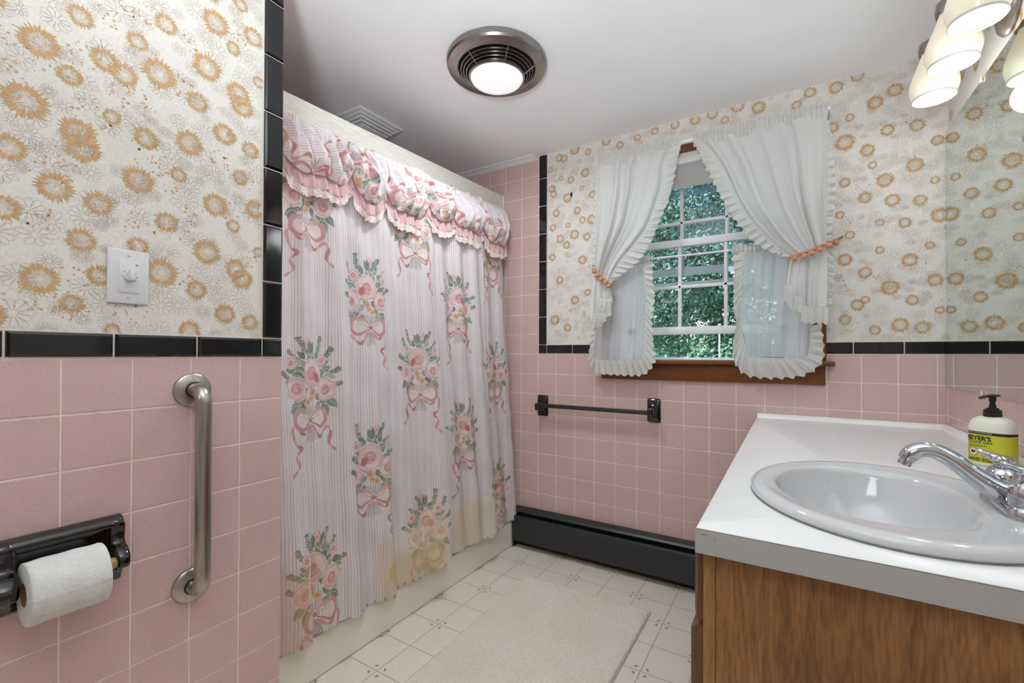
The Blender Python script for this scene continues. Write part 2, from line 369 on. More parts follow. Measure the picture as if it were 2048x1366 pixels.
def daisies(mb, fr, reg, rnd, n, avoid=()):
    """fine outline daisies tangled over the paper"""
    seen = []
    for _ in range(n * 6):
        if len(seen) >= n: break
        u, v = rnd.uniform(reg[0], reg[2]), rnd.uniform(reg[1], reg[3]); R = rnd.uniform(.012, .030)
        if any((u - a) ** 2 + (v - b) ** 2 < ((R + c) * .62) ** 2 for a, b, c in seen): continue
        seen.append((u, v, R)); m = rnd.randint(9, 14); ph = rnd.random() * 6; lay = .0001 + rnd.random() * .0002; el = rnd.uniform(.7, 1.1)
        for k in range(m):
            th = ph + 2 * PI * k / m; w = R * .20; pts = []
            r1 = R * rnd.uniform(.8, 1.1)
            for (q, sd) in ((.22, .15), (.5, .8), (.8, 1.0), (.97, .5), (1.0, 0), (.97, -.5), (.8, -1.0), (.5, -.8), (.22, -.15)):
                rr = r1 * q; pts.append((u + math.cos(th) * rr - math.sin(th) * w * sd, v + (math.sin(th) * rr + math.cos(th) * w * sd) * el))
            if any(not (reg[0] < p[0] < reg[2] and reg[1] < p[1] < reg[3]) for p in pts): continue
            for a, b in zip(pts, pts[1:]):
                dx, dy = b[0] - a[0], b[1] - a[1]; l = math.hypot(dx, dy) or 1; ox, oy = -dy / l * .00032, dx / l * .00032
                mb.poly([fr(a[0] - ox, a[1] - oy, lay), fr(b[0] - ox, b[1] - oy, lay), fr(b[0] + ox, b[1] + oy, lay), fr(a[0] + ox, a[1] + oy, lay)], M_LINE)
def dots(mb, fr, u, v, reg, rnd, n=18, spread=0.024):
    for k in range(n):
        a = rnd.uniform(-spread * 1.25, spread * 1.25); b = rnd.uniform(-spread, spread); r = rnd.uniform(.0010, .0030)
        cu, cv = u + a, v + b
        if not (reg[0] < cu - r and cu + r < reg[2] and reg[1] < cv - r and cv + r < reg[3]): continue
        mb.poly([fr(cu + r * math.cos(2 * PI * q / 6), cv + r * math.sin(2 * PI * q / 6), 0.0004) for q in range(6)], M_DOT)

# ------------------------------------------------------------------ printed flowers (centre u, centre v, radius)
LF=[(0.302,1.73,0.0229),(0.246,1.645,0.0312),(0.444,1.805,0.0243),(0.545,1.872,0.0326),(0.603,1.956,0.0197),(0.393,1.735,0.021),(0.635,1.891,0.0269),(0.586,1.833,0.0194),(0.34,1.664,0.0263),(0.37,1.651,0.027),(0.288,1.605,0.021),(0.432,1.686,0.0343),(0.527,1.753,0.034),(0.507,1.659,0.0255),(0.599,1.723,0.0314),(0.608,1.697,0.0296),(0.649,1.78,0.017),(0.229,1.526,0.034),(0.351,1.552,0.017),(0.3,1.497,0.0304),(0.308,1.472,0.0306),(0.209,1.433,0.0254),(0.409,1.532,0.0252),(0.492,1.555,0.0312),(0.567,1.608,0.0287),(0.629,1.592,0.024),(0.268,1.38,0.0294),(0.396,1.436,0.0304),(0.47,1.473,0.0189),(0.605,1.513,0.021),(0.202,1.322,0.0252),(0.332,1.367,0.0261),(0.548,1.426,0.0301),(0.642,1.443,0.0269),(0.448,1.358,0.0243),(0.589,1.385,0.0181),(0.306,1.286,0.0254),(0.397,1.294,0.021),(0.53,1.307,0.0321),(0.651,1.331,0.0149),(0.249,1.201,0.0298),(0.335,1.221,0.0235),(0.439,1.243,0.0332),(0.508,1.213,0.0243),(0.595,1.277,0.0273),(0.611,1.254,0.0276),(0.293,1.159,0.0201),(0.571,1.161,0.0268),(0.631,1.144,0.0227),(0.355,1.11,0.016),(0.494,1.116,0.0252)]
LD=[(0.301,1.655),(0.267,1.611),(0.209,1.639),(0.393,1.803),(0.475,1.679),(0.321,1.542),(0.395,1.604),(0.28,1.434),(0.552,1.541),(0.414,1.495),(0.447,1.449),(0.243,1.315),(0.631,1.511),(0.6,1.422),(0.397,1.344),(0.482,1.348),(0.304,1.209),(0.483,1.235),(0.62,1.308),(0.385,1.152),(0.209,1.167),(0.297,1.152),(0.258,1.163),(0.377,1.612),(0.503,1.395),(0.335,1.754),(0.479,1.788),(0.597,1.879),(0.207,1.568),(0.263,1.398)]
WF=[(0.137,2.123,0.0237),(0.166,2.113,0.0236),(0.23,2.145,0.0291),(0.304,2.116,0.021),(0.085,2.069,0.018),(0.147,2.012,0.0138),(0.207,1.99,0.0226),(0.288,2.012,0.0268),(0.094,1.963,0.024),(0.103,1.934,0.0231),(0.188,1.898,0.0293),(0.268,1.934,0.0146),(0.329,1.89,0.0227),(0.121,1.827,0.0238),(0.245,1.821,0.0232),(0.325,1.762,0.0284),(0.101,1.751,0.0219),(0.191,1.751,0.0164),(0.229,1.697,0.029),(0.299,1.676,0.0229),(0.145,1.685,0.0256),(0.404,2.147,0.0261),(0.182,1.647,0.024),(0.099,1.59,0.0217),(0.274,1.558,0.0262),(0.144,1.464,0.0242),(0.232,1.351,0.0264),(0.115,1.25,0.0297),(0.19,1.207,0.0239),(0.303,1.386,0.0208),(0.274,1.767,0.0209),(1.005,2.153,0.0308),(1.086,2.125,0.0301),(1.224,2.096,0.0207),(1.271,2.134,0.0245),(1.358,2.128,0.0279),(1.426,2.152,0.0254),(1.346,1.971,0.024),(1.402,1.996,0.0177),(1.386,1.902,0.0355),(1.457,1.855,0.027),(1.48,2.032,0.0288),(1.539,2.062,0.0283),(1.596,2.054,0.0185),(1.517,1.917,0.0247),(1.472,1.794,0.0173),(1.386,1.744,0.0217),(1.449,1.673,0.0251),(1.509,1.729,0.0304),(1.596,1.767,0.0296),(1.658,1.844,0.0218),(1.603,1.913,0.0259),(1.37,1.618,0.0178),(1.402,1.535,0.0196),(1.494,1.57,0.0172),(1.531,1.649,0.0264),(1.567,1.559,0.0224),(1.61,1.635,0.0239),(1.664,1.571,0.0289),(1.651,1.701,0.0164),(1.386,1.439,0.0275),(1.449,1.384,0.0251),(1.494,1.465,0.0171),(1.524,1.32,0.0321),(1.449,1.278,0.0174),(1.581,1.418,0.0278),(1.637,1.466,0.0164),(1.651,1.338,0.0254),(1.386,1.203,0.0236),(1.425,1.26,0.0253),(1.553,1.178,0.0299),(1.616,1.167,0.0256),(1.588,1.269,0.0222),(1.664,1.228,0.0162),(1.479,1.161,0.021),(0.475,2.111,0.0226),(0.563,2.127,0.0196),(0.647,2.137,0.0217),(0.74,2.142,0.0235),(0.829,2.141,0.0253),(0.903,2.148,0.0271),(0.954,2.107,0.02)]
rnd = random.Random(3)

# ------------------------------------------------------------------ the room shell
WX0, WX1, WZ0, WZ1 = 0.455, 1.255, 1.04, 2.0        # window opening
# left wall (ends where the tub alcove starts)
mb = MB(); mb.box((-0.12, YB, 0), (-0.0003, YE - .001, CZ), M_GROUT); wl = struct(mb.build('wall_left', smooth=False))
mb = MB(); tiles(mb, FL, rng(0.2792, T, YB, YE), rng(ZL, T, 0, ZL), (YB, 0.0, YE, ZL)); mb.build('tile_facing', wl, smooth=False)
mb = MB(); REGL = (YB, ZL + .052, 0.662, CZ); quad(mb, FL, *REGL, 0.0, M_PAPER)
daisies(mb, FL, (0.05, REGL[1], REGL[2], REGL[3]), rnd, 330)
for (u, v, r) in LF:
    burst(mb, FL, u, v, r, REGL, rnd)
    for du in (-.56, -1.12): burst(mb, FL, u + du, v + (.02 if du < -1 else -.03), r, REGL, rnd)
extra = [(u + d, v, q) for (u, v, q) in LF for d in (0, -.56, -1.12)]
for k in range(3000):
    u, v, q = rnd.uniform(YB, .64), rnd.uniform(1.12, 2.14), rnd.uniform(.018, .032)
    if u > .19 and v < 1.93: continue
    if all((u - a) ** 2 + (v - b) ** 2 > (q + c + .010) ** 2 for a, b, c in extra): extra.append((u, v, q)); burst(mb, FL, u, v, q, REGL, rnd)
for (u, v) in LD:
    for du in (0, -.56): dots(mb, FL, u + du, v, REGL, rnd)
mb.build('wallpaper', wl, smooth=False)
# black cap tiles round that wallpaper
mb = MB(); tiles(mb, FL, [0.662 - .1524 * k for k in range(11, -1, -1)] + [0.7165], [ZL + .001, ZL + .052], (YB, 0, YE, 3), g=.002, h=.007, bev=.006, mat=M_BLACK)
tiles(mb, FL, [0.662, 0.7165], [ZL + .052 + .1524 * k for k in range(0, 9)], (YB, 0, YE, CZ), g=.002, h=.007, bev=.006, mat=M_BLACK)
quad(mb, FL, YB, ZL, YE - .002, ZL + .052, .0004, M_GROUT); quad(mb, FL, .6625, ZL + .052, YE - .002, CZ, .0004, M_GROUT)
struct(mb.build('trim_1', smooth=False))
# alcove shell
mb = MB(); mb.box((AX - .1, YE - .1, 0), (AX, LW + .14, CZ), M_GROUT); wa = struct(mb.build('wall_alcove', smooth=False))
fa = Frame((AX, 0, 0), (0, 1, 0), (0, 0, 1), (1, 0, 0)); mb = MB(); tiles(mb, fa, rng(YE, T, YE, LW), rng(ZW, T, .3, CZ), (YE + .002, .30, LW - .002, CZ)); mb.build('tile_facing', wa, smooth=False)
mb = MB(); mb.box((AX, YE - .1, 0), (-0.121, YE - .003, CZ), M_GROUT); wn = struct(mb.build('wall_alcove_near', smooth=False))
fn = Frame((0, YE - .003, 0), (1, 0, 0), (0, 0, 1), (0, 1, 0)); mb = MB(); tiles(mb, fn, rng(-.002, T, AX, 0), rng(ZW, T, .3, CZ), (AX + .002, .30, -.003, CZ)); mb.build('tile_facing', wn, smooth=False)
# window wall with its opening
mb = MB(); y0, y1 = LW + .0003, LW + .14
mb.box((AX, y0, 0), (WX0, y1, CZ), M_GROUT); mb.box((WX1, y0, 0), (RW + .1, y1, CZ), M_GROUT)
mb.box((WX0, y0, 0), (WX1, y1, WZ0 - .02), M_GROUT); mb.box((WX0, y0, WZ1), (WX1, y1, CZ), M_GROUT)
ww = struct(mb.build('wall_window', smooth=False))
X0W = -0.0955
mb = MB(); us = rng(X0W, T, AX, RW)
tiles(mb, FW, us, rng(ZW, T, 0, ZW), (AX, 0, RW - .003, ZW), holes=((.40, .962, 1.31, 2.2),))
tiles(mb, FW, [u for u in us if u < .02], rng(ZW, T, ZW, CZ), (AX, ZW, .0145, CZ - .004)); mb.build('tile_facing', ww, smooth=False)
mb = MB(); reg = (.066, ZW + .0495, RW, CZ)
quad(mb, FW, .066, ZW + .049, WX0, CZ, 0, M_PAPER); quad(mb, FW, WX1, ZW + .049, RW, CZ, 0, M_PAPER); quad(mb, FW, WX0, WZ1 + .02, WX1, CZ, 0, M_PAPER)
daisies(mb, FW, (.066, ZW + .0495, .40, CZ), rnd, 150); daisies(mb, FW, (1.32, ZW + .0495, RW, CZ), rnd, 190); daisies(mb, FW, (.40, 2.06, 1.32, CZ), rnd, 40)
for (u, v, r) in WF: burst(mb, FW, u, v, r, reg, rnd)
for k in range(46):
    u = rnd.choice((rnd.uniform(.09, .36), rnd.uniform(1.36, 1.67), rnd.uniform(1.36, 1.67))); v = rnd.uniform(1.14, 2.13)
    if min((u - a) ** 2 + (v - b) ** 2 for a, b, c in WF) > .0014: dots(mb, FW, u, v, reg, rnd, 10, .02)
mb.poly([FW(.211 + .006 * math.cos(q), 1.912 + .013 * math.sin(q) , .0008) for q in [k * PI / 5 for k in range(10)]], M_SLOT)   # small dark scuff
mb.build('wallpaper', ww, smooth=False)
mb = MB(); kw = dict(g=.002, h=.007, bev=.0055, mat=M_BLACK)
tiles(mb, FW, [.0155, .066] + [.066 + .1524 * k for k in (1, 2, 3)], [ZW + .001, ZW + .049], (0, 0, .40, 3), **kw)
tiles(mb, FW, [1.26, 1.4125, 1.565, 1.683], [ZW + .001, ZW + .049], (1.29, 0, RW - .002, 3), **kw)
tiles(mb, FW, [.0155, .066], [ZW + .049 + .1524 * k for k in range(0, 9)], (0, 0, 1, CZ - .002), **kw)
quad(mb, FW, .0145, ZW, .40, ZW + .05, .0004, M_GROUT); quad(mb, FW, 1.3, ZW, RW, ZW + .05, .0004, M_GROUT); quad(mb, FW, .0145, ZW + .05, .0665, CZ, .0004, M_GROUT)
struct(mb.build('trim_2', smooth=False))
# vanity wall
mb = MB(); mb.box((RW + .0003, YB, 0), (RW + .1, LW + .002, CZ), M_GROUT); wr = struct(mb.build('wall_right', smooth=False))
mb = MB(); tiles(mb, FR, rng(2.0335, T, YB, LW), rng(ZW, T, 0, .96), (YB, 0, LW - .003, .955)); mb.build('tile_facing', wr, smooth=False)
mb = MB(); regr = (YB, 1.0, LW, CZ); quad(mb, FR, YB, .955, LW, CZ, 0, M_PAPER)
pts = []
for k in range(4000):
    if len(pts) > 190: break
    u, v, r = rnd.uniform(YB, LW), rnd.uniform(1.0, CZ), rnd.uniform(.017, .033)
    if u > .7 and v < 1.82: continue
    if all((u - a) ** 2 + (v - b) ** 2 > (r + c + .012) ** 2 for a, b, c in pts): pts.append((u, v, r)); burst(mb, FR, u, v, r, regr, rnd)
mb.build('wallpaper', wr, smooth=False)
# wall behind the viewer, with a doorway and hall added for fill light
mb = MB(); mb.box((-.12, YB - .1, 0), (.35, YB, CZ), M_PLASTER); mb.box((1.2, YB - .1, 0), (RW + .1, YB, CZ), M_PLASTER); mb.box((.35, YB - .1, 2.05), (1.2, YB, CZ), M_PLASTER)
struct(mb.build('wall_front', smooth=False))
mb = MB(); mb.box((-.5, YB - 2.2, -.05), (2.2, YB - 2.1, 2.4), M_PLASTER); mb.box((-.6, YB - 2.2, -.05), (-.5, YB - .1, 2.4), M_PLASTER); mb.box((2.2, YB - 2.2, -.05), (2.3, YB - .1, 2.4), M_PLASTER)
mb.box((-.6, YB - 2.2, 2.4), (2.3, YB - .1, 2.5), M_PLASTER); mb.box((-.6, YB - .1, CZ), (2.3, YB, 2.5), M_PLASTER); mb.box((-.6, YB - .1, 0), (-.12, YB, CZ), M_PLASTER); mb.box((RW + .1, YB - .1, 0), (2.3, YB, CZ), M_PLASTER)
struct(mb.build('wall_added_hall', smooth=False))  # unseen hall box, added to hold the fill light behind the doorway
# ceiling
mb = MB(); mb.box((AX - .1, YB - .1, CZ), (RW + .1, LW + .14, CZ + .08), M_CEIL); struct(mb.build('ceiling', smooth=False))
mb = MB()
def cv(p):   # small painted cove where ceiling meets the tub tile
    x = p; return [(x, LW - .001, CZ - .001), (x, LW - .045, CZ - .001), (x, LW - .045, CZ - .006), (x, LW - .028, CZ - .010), (x, LW - .014, CZ - .018), (x, LW - .003, CZ - .022)]
mb.extrude(cv, AX, .005, M_WHITE); struct(mb.build('trim_3', smooth=False))
# floor
mb = MB(); mb.box((AX, YB - 2.1, -.06), (RW + .1, LW, 0), M_FLOOR); fl = struct(mb.build('floor', smooth=False))
FF = Frame((0, 0, 0), (1, 0, 0), (0, 1, 0), (0, 0, 1)); mb = MB()
FX = lambda a: .018 + .1508 * a
FY = lambda b: 1.041 + .1536 * b
for a in range(-1, 9): quad(mb, FF, FX(a) - .0016, YB, FX(a) + .0016, LW, .0004, M_FLINE)
for b in range(-13, 8): quad(mb, FF, -.13, FY(b) - .0016, 1.2, FY(b) + .0016, .0004, M_FLINE)
for a in range(-1, 9):
    for b in range(-13, 8):
        if (a + b) % 2: continue
        for sx in (-1, 1):
            for sy in (-1, 1):
                cu, cvv = FX(a) + sx * .017, FY(b) + sy * .015
                for q in range(4):      # a little sprig of leaves in each corner
                    th = math.atan2(sy, sx) + (q - 1.5) * .75; r = .006 + .002 * rnd.random()
                    pu, pv = cu + math.cos(th) * .004, cvv + math.sin(th) * .004
                    mb.poly([FF(pu + r * math.cos(th), pv + r * math.sin(th), .0007), FF(pu - .0019 * math.sin(th), pv + .0019 * math.cos(th), .0007), FF(pu - r * .6 * math.cos(th), pv - r * .6 * math.sin(th), .0007), FF(pu + .0019 * math.sin(th), pv - .0019 * math.cos(th), .0007)],
                            M_FRED if (sx > 0 and sy < 0 and q == 0) else M_FMARK)
mb.build('floor_pattern', fl, smooth=False)

# ------------------------------------------------------------------ window
wi = thing('window_1', (.855, LW, 1.04), None, None, kind='structure')
mb = MB()
for a, b in ((.385, .456), (1.254, 1.325)): mb.bbox((a, LW - .018, 1.04), (b, LW + .001, 2.0), M_CASEV, .004)
mb.bbox((.385, LW - .018, 2.0), (1.325, LW + .001, 2.034), M_CASE, .004); mb.build('casing', wi)
mb = MB(); mb.bbox((.352, LW - .052, 1.020), (1.352, LW + .02, 1.041), M_CASE, .006, 3); mb.build('sill', wi)
mb = MB(); mb.bbox((.386, LW - .017, .944), (1.322, LW + .001, 1.0205), M_CASE, .004); mb.build('apron', wi)
mb = MB()
for a, b in ((.455, .507), (1.203, 1.255)): mb.box((a, LW + .002, 1.041), (b, LW + .139, 2.0), M_WHITE)
mb.box((.455, LW + .002, 1.955), (1.255, LW + .139, 2.0), M_WHITE); mb.box((.507, LW + .02, 1.0), (1.203, LW + .139, 1.041), M_WHITE)
mb.build('jamb', wi, smooth=False)
def sash(name, z0, z1, y, b, tp):
    mb = MB(); xa, xb = .507, 1.203; d = .017
    mb.bbox((xa, y, z0), (xa + .05, y + .034, z1), M_WHITE, .004); mb.bbox((xb - .05, y, z0), (xb, y + .034, z1), M_WHITE, .004)
    mb.bbox((xa, y, z0), (xb, y + .034, z0 + b), M_WHITE, .004); mb.bbox((xa, y, z1 - tp), (xb, y + .034, z1), M_WHITE, .004)
    fr = mb.build(name, wi)
    mb = MB(); gx = (xb - xa - .1) / 3
    for k in (1, 2):
        x = xa + .05 + gx * k; mb.bbox((x - .0075, y + .008, z0 + b - .002), (x + .0075, y + .026, z1 - tp + .002), M_WHITE, .003)
    zm = (z0 + b + z1 - tp) / 2; mb.bbox((xa + .048, y + .008, zm - .0075), (xb - .048, y + .026, zm + .0075), M_WHITE, .003)
    mb.build('muntin', fr)
    mb = MB(); mb.box((xa + .048, y + .016, z0 + b - .002), (xb - .048, y + .019, z1 - tp + .002), M_GLASS); mb.build('pane', fr, smooth=False)
    return fr
sash('lower_sash', 1.160, 1.608, LW + .022, .036, .035)
sash('upper_sash', 1.446, 1.955, LW + .062, .034, .04)
# storm window behind, with its insect mesh strip
mb = MB(); y = LW + .105
for a, b in ((.507, .53), (1.18, 1.203)): mb.box((a, y, 1.041), (b, y + .02, 1.955), M_WHITE)
mb.box((.53, y, 1.041), (1.18, y + .02, 1.052), M_WHITE); mb.box((.53, y, 1.40), (1.18, y + .02, 1.418), M_WHITE); st = mb.build('storm_sash', wi, smooth=False)
mb = MB(); mb.box((.53, y + .008, 1.835), (1.18, y + .010, 1.875), M_MESH); mb.build('insect_screen', st, smooth=False)
# roller shade (hangs inside the frame)
rs = thing('roller_shade', (.855, LW + .03, 1.97), 'white roller shade rolled almost fully up at the window top', 'window shade')
mb = MB(); mb.tube([(.512, LW + .012, 1.974), (1.198, LW + .012, 1.974)], .014, M_WHITE, 20); mb.build('roller', rs)
mb = MB(); P = [[(.53, LW + .0185 + .001 * math.sin(k), z) for k, z in enumerate(np.linspace(1.974, 1.848, 9))], [(1.18, LW + .0185 + .001 * math.sin(k), z) for k, z in enumerate(np.linspace(1.974, 1.848, 9))]]
mb.grid(P, M_SHADE); mb.build('shade_cloth', rs, solid=.001)
mb = MB(); mb.bbox((.53, LW + .0150, 1.845), (1.18, LW + .0205, 1.870), M_SHADE, .002); mb.build('hem_bar', rs)

# ------------------------------------------------------------------ bathtub
tub = thing('bathtub', (-.5, 1.44, 0), 'cream bathtub with plain apron behind the floral shower curtain', 'bathtub')
mb = MB(); ya, yb = YE + .002, LW - .004
ap = [(-.125, 0), (-.120, .004), (-.118, .128), (-.121, .138), (-.145, .142), (-.160, .150), (-.158, .33), (-.150, .355), (-.152, .378), (-.165, .388), (-.215, .388), (-.232, .378), (-.25, .34), (-.30, .10), (-.36, .06), (-.70, .06), (-.76, .10), (-.80, .34), (-.815, .378), (-.83, .388), (-.925, .388), (-.925, 0)]
mb.extrude(lambda y: [(x, y, z) for x, z in ap], ya, yb, M_CREAM); mb.build('basin', tub, ang=30)
mb = MB(); mb.bbox((-.80, ya, .30), (-.235, ya + .10, .388), M_CREAM, .012); mb.build('rim', tub); mb = MB(); mb.bbox((-.80, yb - .10, .30), (-.235, yb, .388), M_CREAM, .012); mb.build('rim', tub)

# ------------------------------------------------------------------ curtain rail
def RZ(y): return 1.880 + (y - .78) * .039          # its centre line climbs a little
rail = thing('curtain_rail', (-.215, 1.44, 1.9), 'ribbed satin metal rail boxed above the floral shower curtain', 'curtain rail')
mb = MB(); prof = [(-.246, -.040), (-.246, .040), (-.214, .040)]
for k in range(11):
    z = .040 - k * .0073; prof += [(-.2105, z - .0012), (-.2095, z - .0035), (-.2105, z - .0060), (-.2128, z - .0072)]
prof += [(-.213, -.040)]
mb.extrude(lambda y: [(x, y, RZ(y) + z) for x, z in prof], YE + .003, LW - .006, M_ALU); mb.build('fascia', rail, ang=25)
mb = MB()
for yy in (LW - .022,):
    mb.bbox((-.2115, yy, RZ(yy) - .042), (-.2065, yy + .012, RZ(yy) + .042), M_ALU, .001)
    for k in range(9): mb.box((-.2066, yy + .001, RZ(yy) - .036 + k * .008), (-.2056, yy + .011, RZ(yy) - .032 + k * .008), M_WHITE)
mb.build('end_cap', rail)

# ------------------------------------------------------------------ the printed cloth of the shower curtain: paint a flat print, then hang it
DR = 0.00125
class Print:
    def __init__(s, s0, s1, z0, z1):
        s.s0, s.z0 = s0, z0; s.w = int((s1 - s0) / DR) + 1; s.h = int((z1 - z0) / DR) + 1
        s.a = np.zeros((s.h, s.w, 4), np.float32)
    def win(s, x0, x1, y0, y1):
        i0 = max(0, int((x0 - s.s0) / DR)); i1 = min(s.w, int((x1 - s.s0) / DR) + 2); j0 = max(0, int((y0 - s.z0) / DR)); j1 = min(s.h, int((y1 - s.z0) / DR) + 2)
        if i1 <= i0 or j1 <= j0: return None
        X, Y = np.meshgrid(s.s0 + np.arange(i0, i1) * DR, s.z0 + np.arange(j0, j1) * DR); return s.a[j0:j1, i0:i1], X, Y
    def lay(s, A, m, c, al=1.0):
        m = np.clip(m, 0, 1)[..., None] * al; c = np.array(lin(c)[:3], np.float32)
        al0 = A[..., 3:4]; na = m + al0 * (1 - m)
        A[..., :3] = np.where(na > 1e-4, (c * m + A[..., :3] * al0 * (1 - m)) / np.maximum(na, 1e-4), c); A[..., 3:4] = na
    def ell(s, x, y, rx, ry, th, c, al=1.0, ring=None, soft=1.0):
        R = max(rx, ry) + .003; w = s.win(x - R, x + R, y - R, y + R)
        if w is None: return
        A, X, Y = w; dx, dy = X - x, Y - y; u = dx * math.cos(th) + dy * math.sin(th); v = -dx * math.sin(th) + dy * math.cos(th)
        d = np.sqrt((u / rx) ** 2 + (v / ry) ** 2); q = min(rx, ry) / (DR * soft)
        if ring is None: s.lay(A, (1 - d) * q + .5, c, al)
        else: s.lay(A, (ring - np.abs(1 - d)) * q + .5, c, al)
    def leaf(s, x, y, L, W, th, c, al=1.0, vein=True):
        w = s.win(x - L, x + L, y - L, y + L)
        if w is None: return
        A, X, Y = w; dx, dy = X - x, Y - y; u = dx * math.cos(th) + dy * math.sin(th); v = -dx * math.sin(th) + dy * math.cos(th)
        tt = np.clip(u / L, 0, 1); hw = W * (np.sin(PI * tt ** .8)) ; m = np.where((u > 0) & (u < L), (hw - np.abs(v)) / DR + .5, 0)
        s.lay(A, m, c, al)
        if vein:
            mv = np.where((u > L * .08) & (u < L * .9), (.0007 - np.abs(v)) / DR + .5, 0); s.lay(A, mv * .8, tuple(min(255, k + 55) for k in c), al)
            side = np.where((u > 0) & (u < L) & (v < 0), (hw - np.abs(v)) / DR + .5, 0); s.lay(A, np.clip(side, 0, 1) * .28, (96, 110, 100), al)
    def stroke(s, pts, wd, c, al=1.0):
        pts = np.array(pts, float); wd = np.array(wd if hasattr(wd, '__len__') else [wd] * len(pts), float); R = wd.max() + .003
        w = s.win(pts[:, 0].min() - R, pts[:, 0].max() + R, pts[:, 1].min() - R, pts[:, 1].max() + R)
        if w is None: return
        A, X, Y = w; M = np.zeros(X.shape)
        for k in range(len(pts) - 1):
            a, b = pts[k], pts[k + 1]; d = b - a; L2 = max(1e-9, d @ d); tt = np.clip(((X - a[0]) * d[0] + (Y - a[1]) * d[1]) / L2, 0, 1)
            dist = np.hypot(X - a[0] - tt * d[0], Y - a[1] - tt * d[1]); M = np.maximum(M, (wd[k] * (1 - tt) + wd[k + 1] * tt - dist) / DR + .5)
        s.lay(A, M, c, al)
def curve(pts, n=8):
    """Catmull-Rom through points"""
    P = [np.array(p, float) for p in pts]; P = [2 * P[0] - P[1]] + P + [2 * P[-1] - P[-2]]; o = []
    for i in range(1, len(P) - 2):
        for k in range(n):
            t = k / n; o.append(.5 * ((2 * P[i]) + (P[i + 1] - P[i - 1]) * t + (2 * P[i - 1] - 5 * P[i] + 4 * P[i + 1] - P[i + 2]) * t * t + (3 * P[i] - P[i - 1] - 3 * P[i + 1] + P[i + 2]) * t ** 3))
    o.append(P[-2]); return o
G1, G2, G3, G4 = (152, 158, 150), (134, 142, 135), (178, 182, 174), (118, 126, 120)
RP, RPL, RPD, RIB, RIBD = (228, 198, 196), (240, 220, 217), (192, 132, 136), (212, 164, 163), (192, 136, 138)
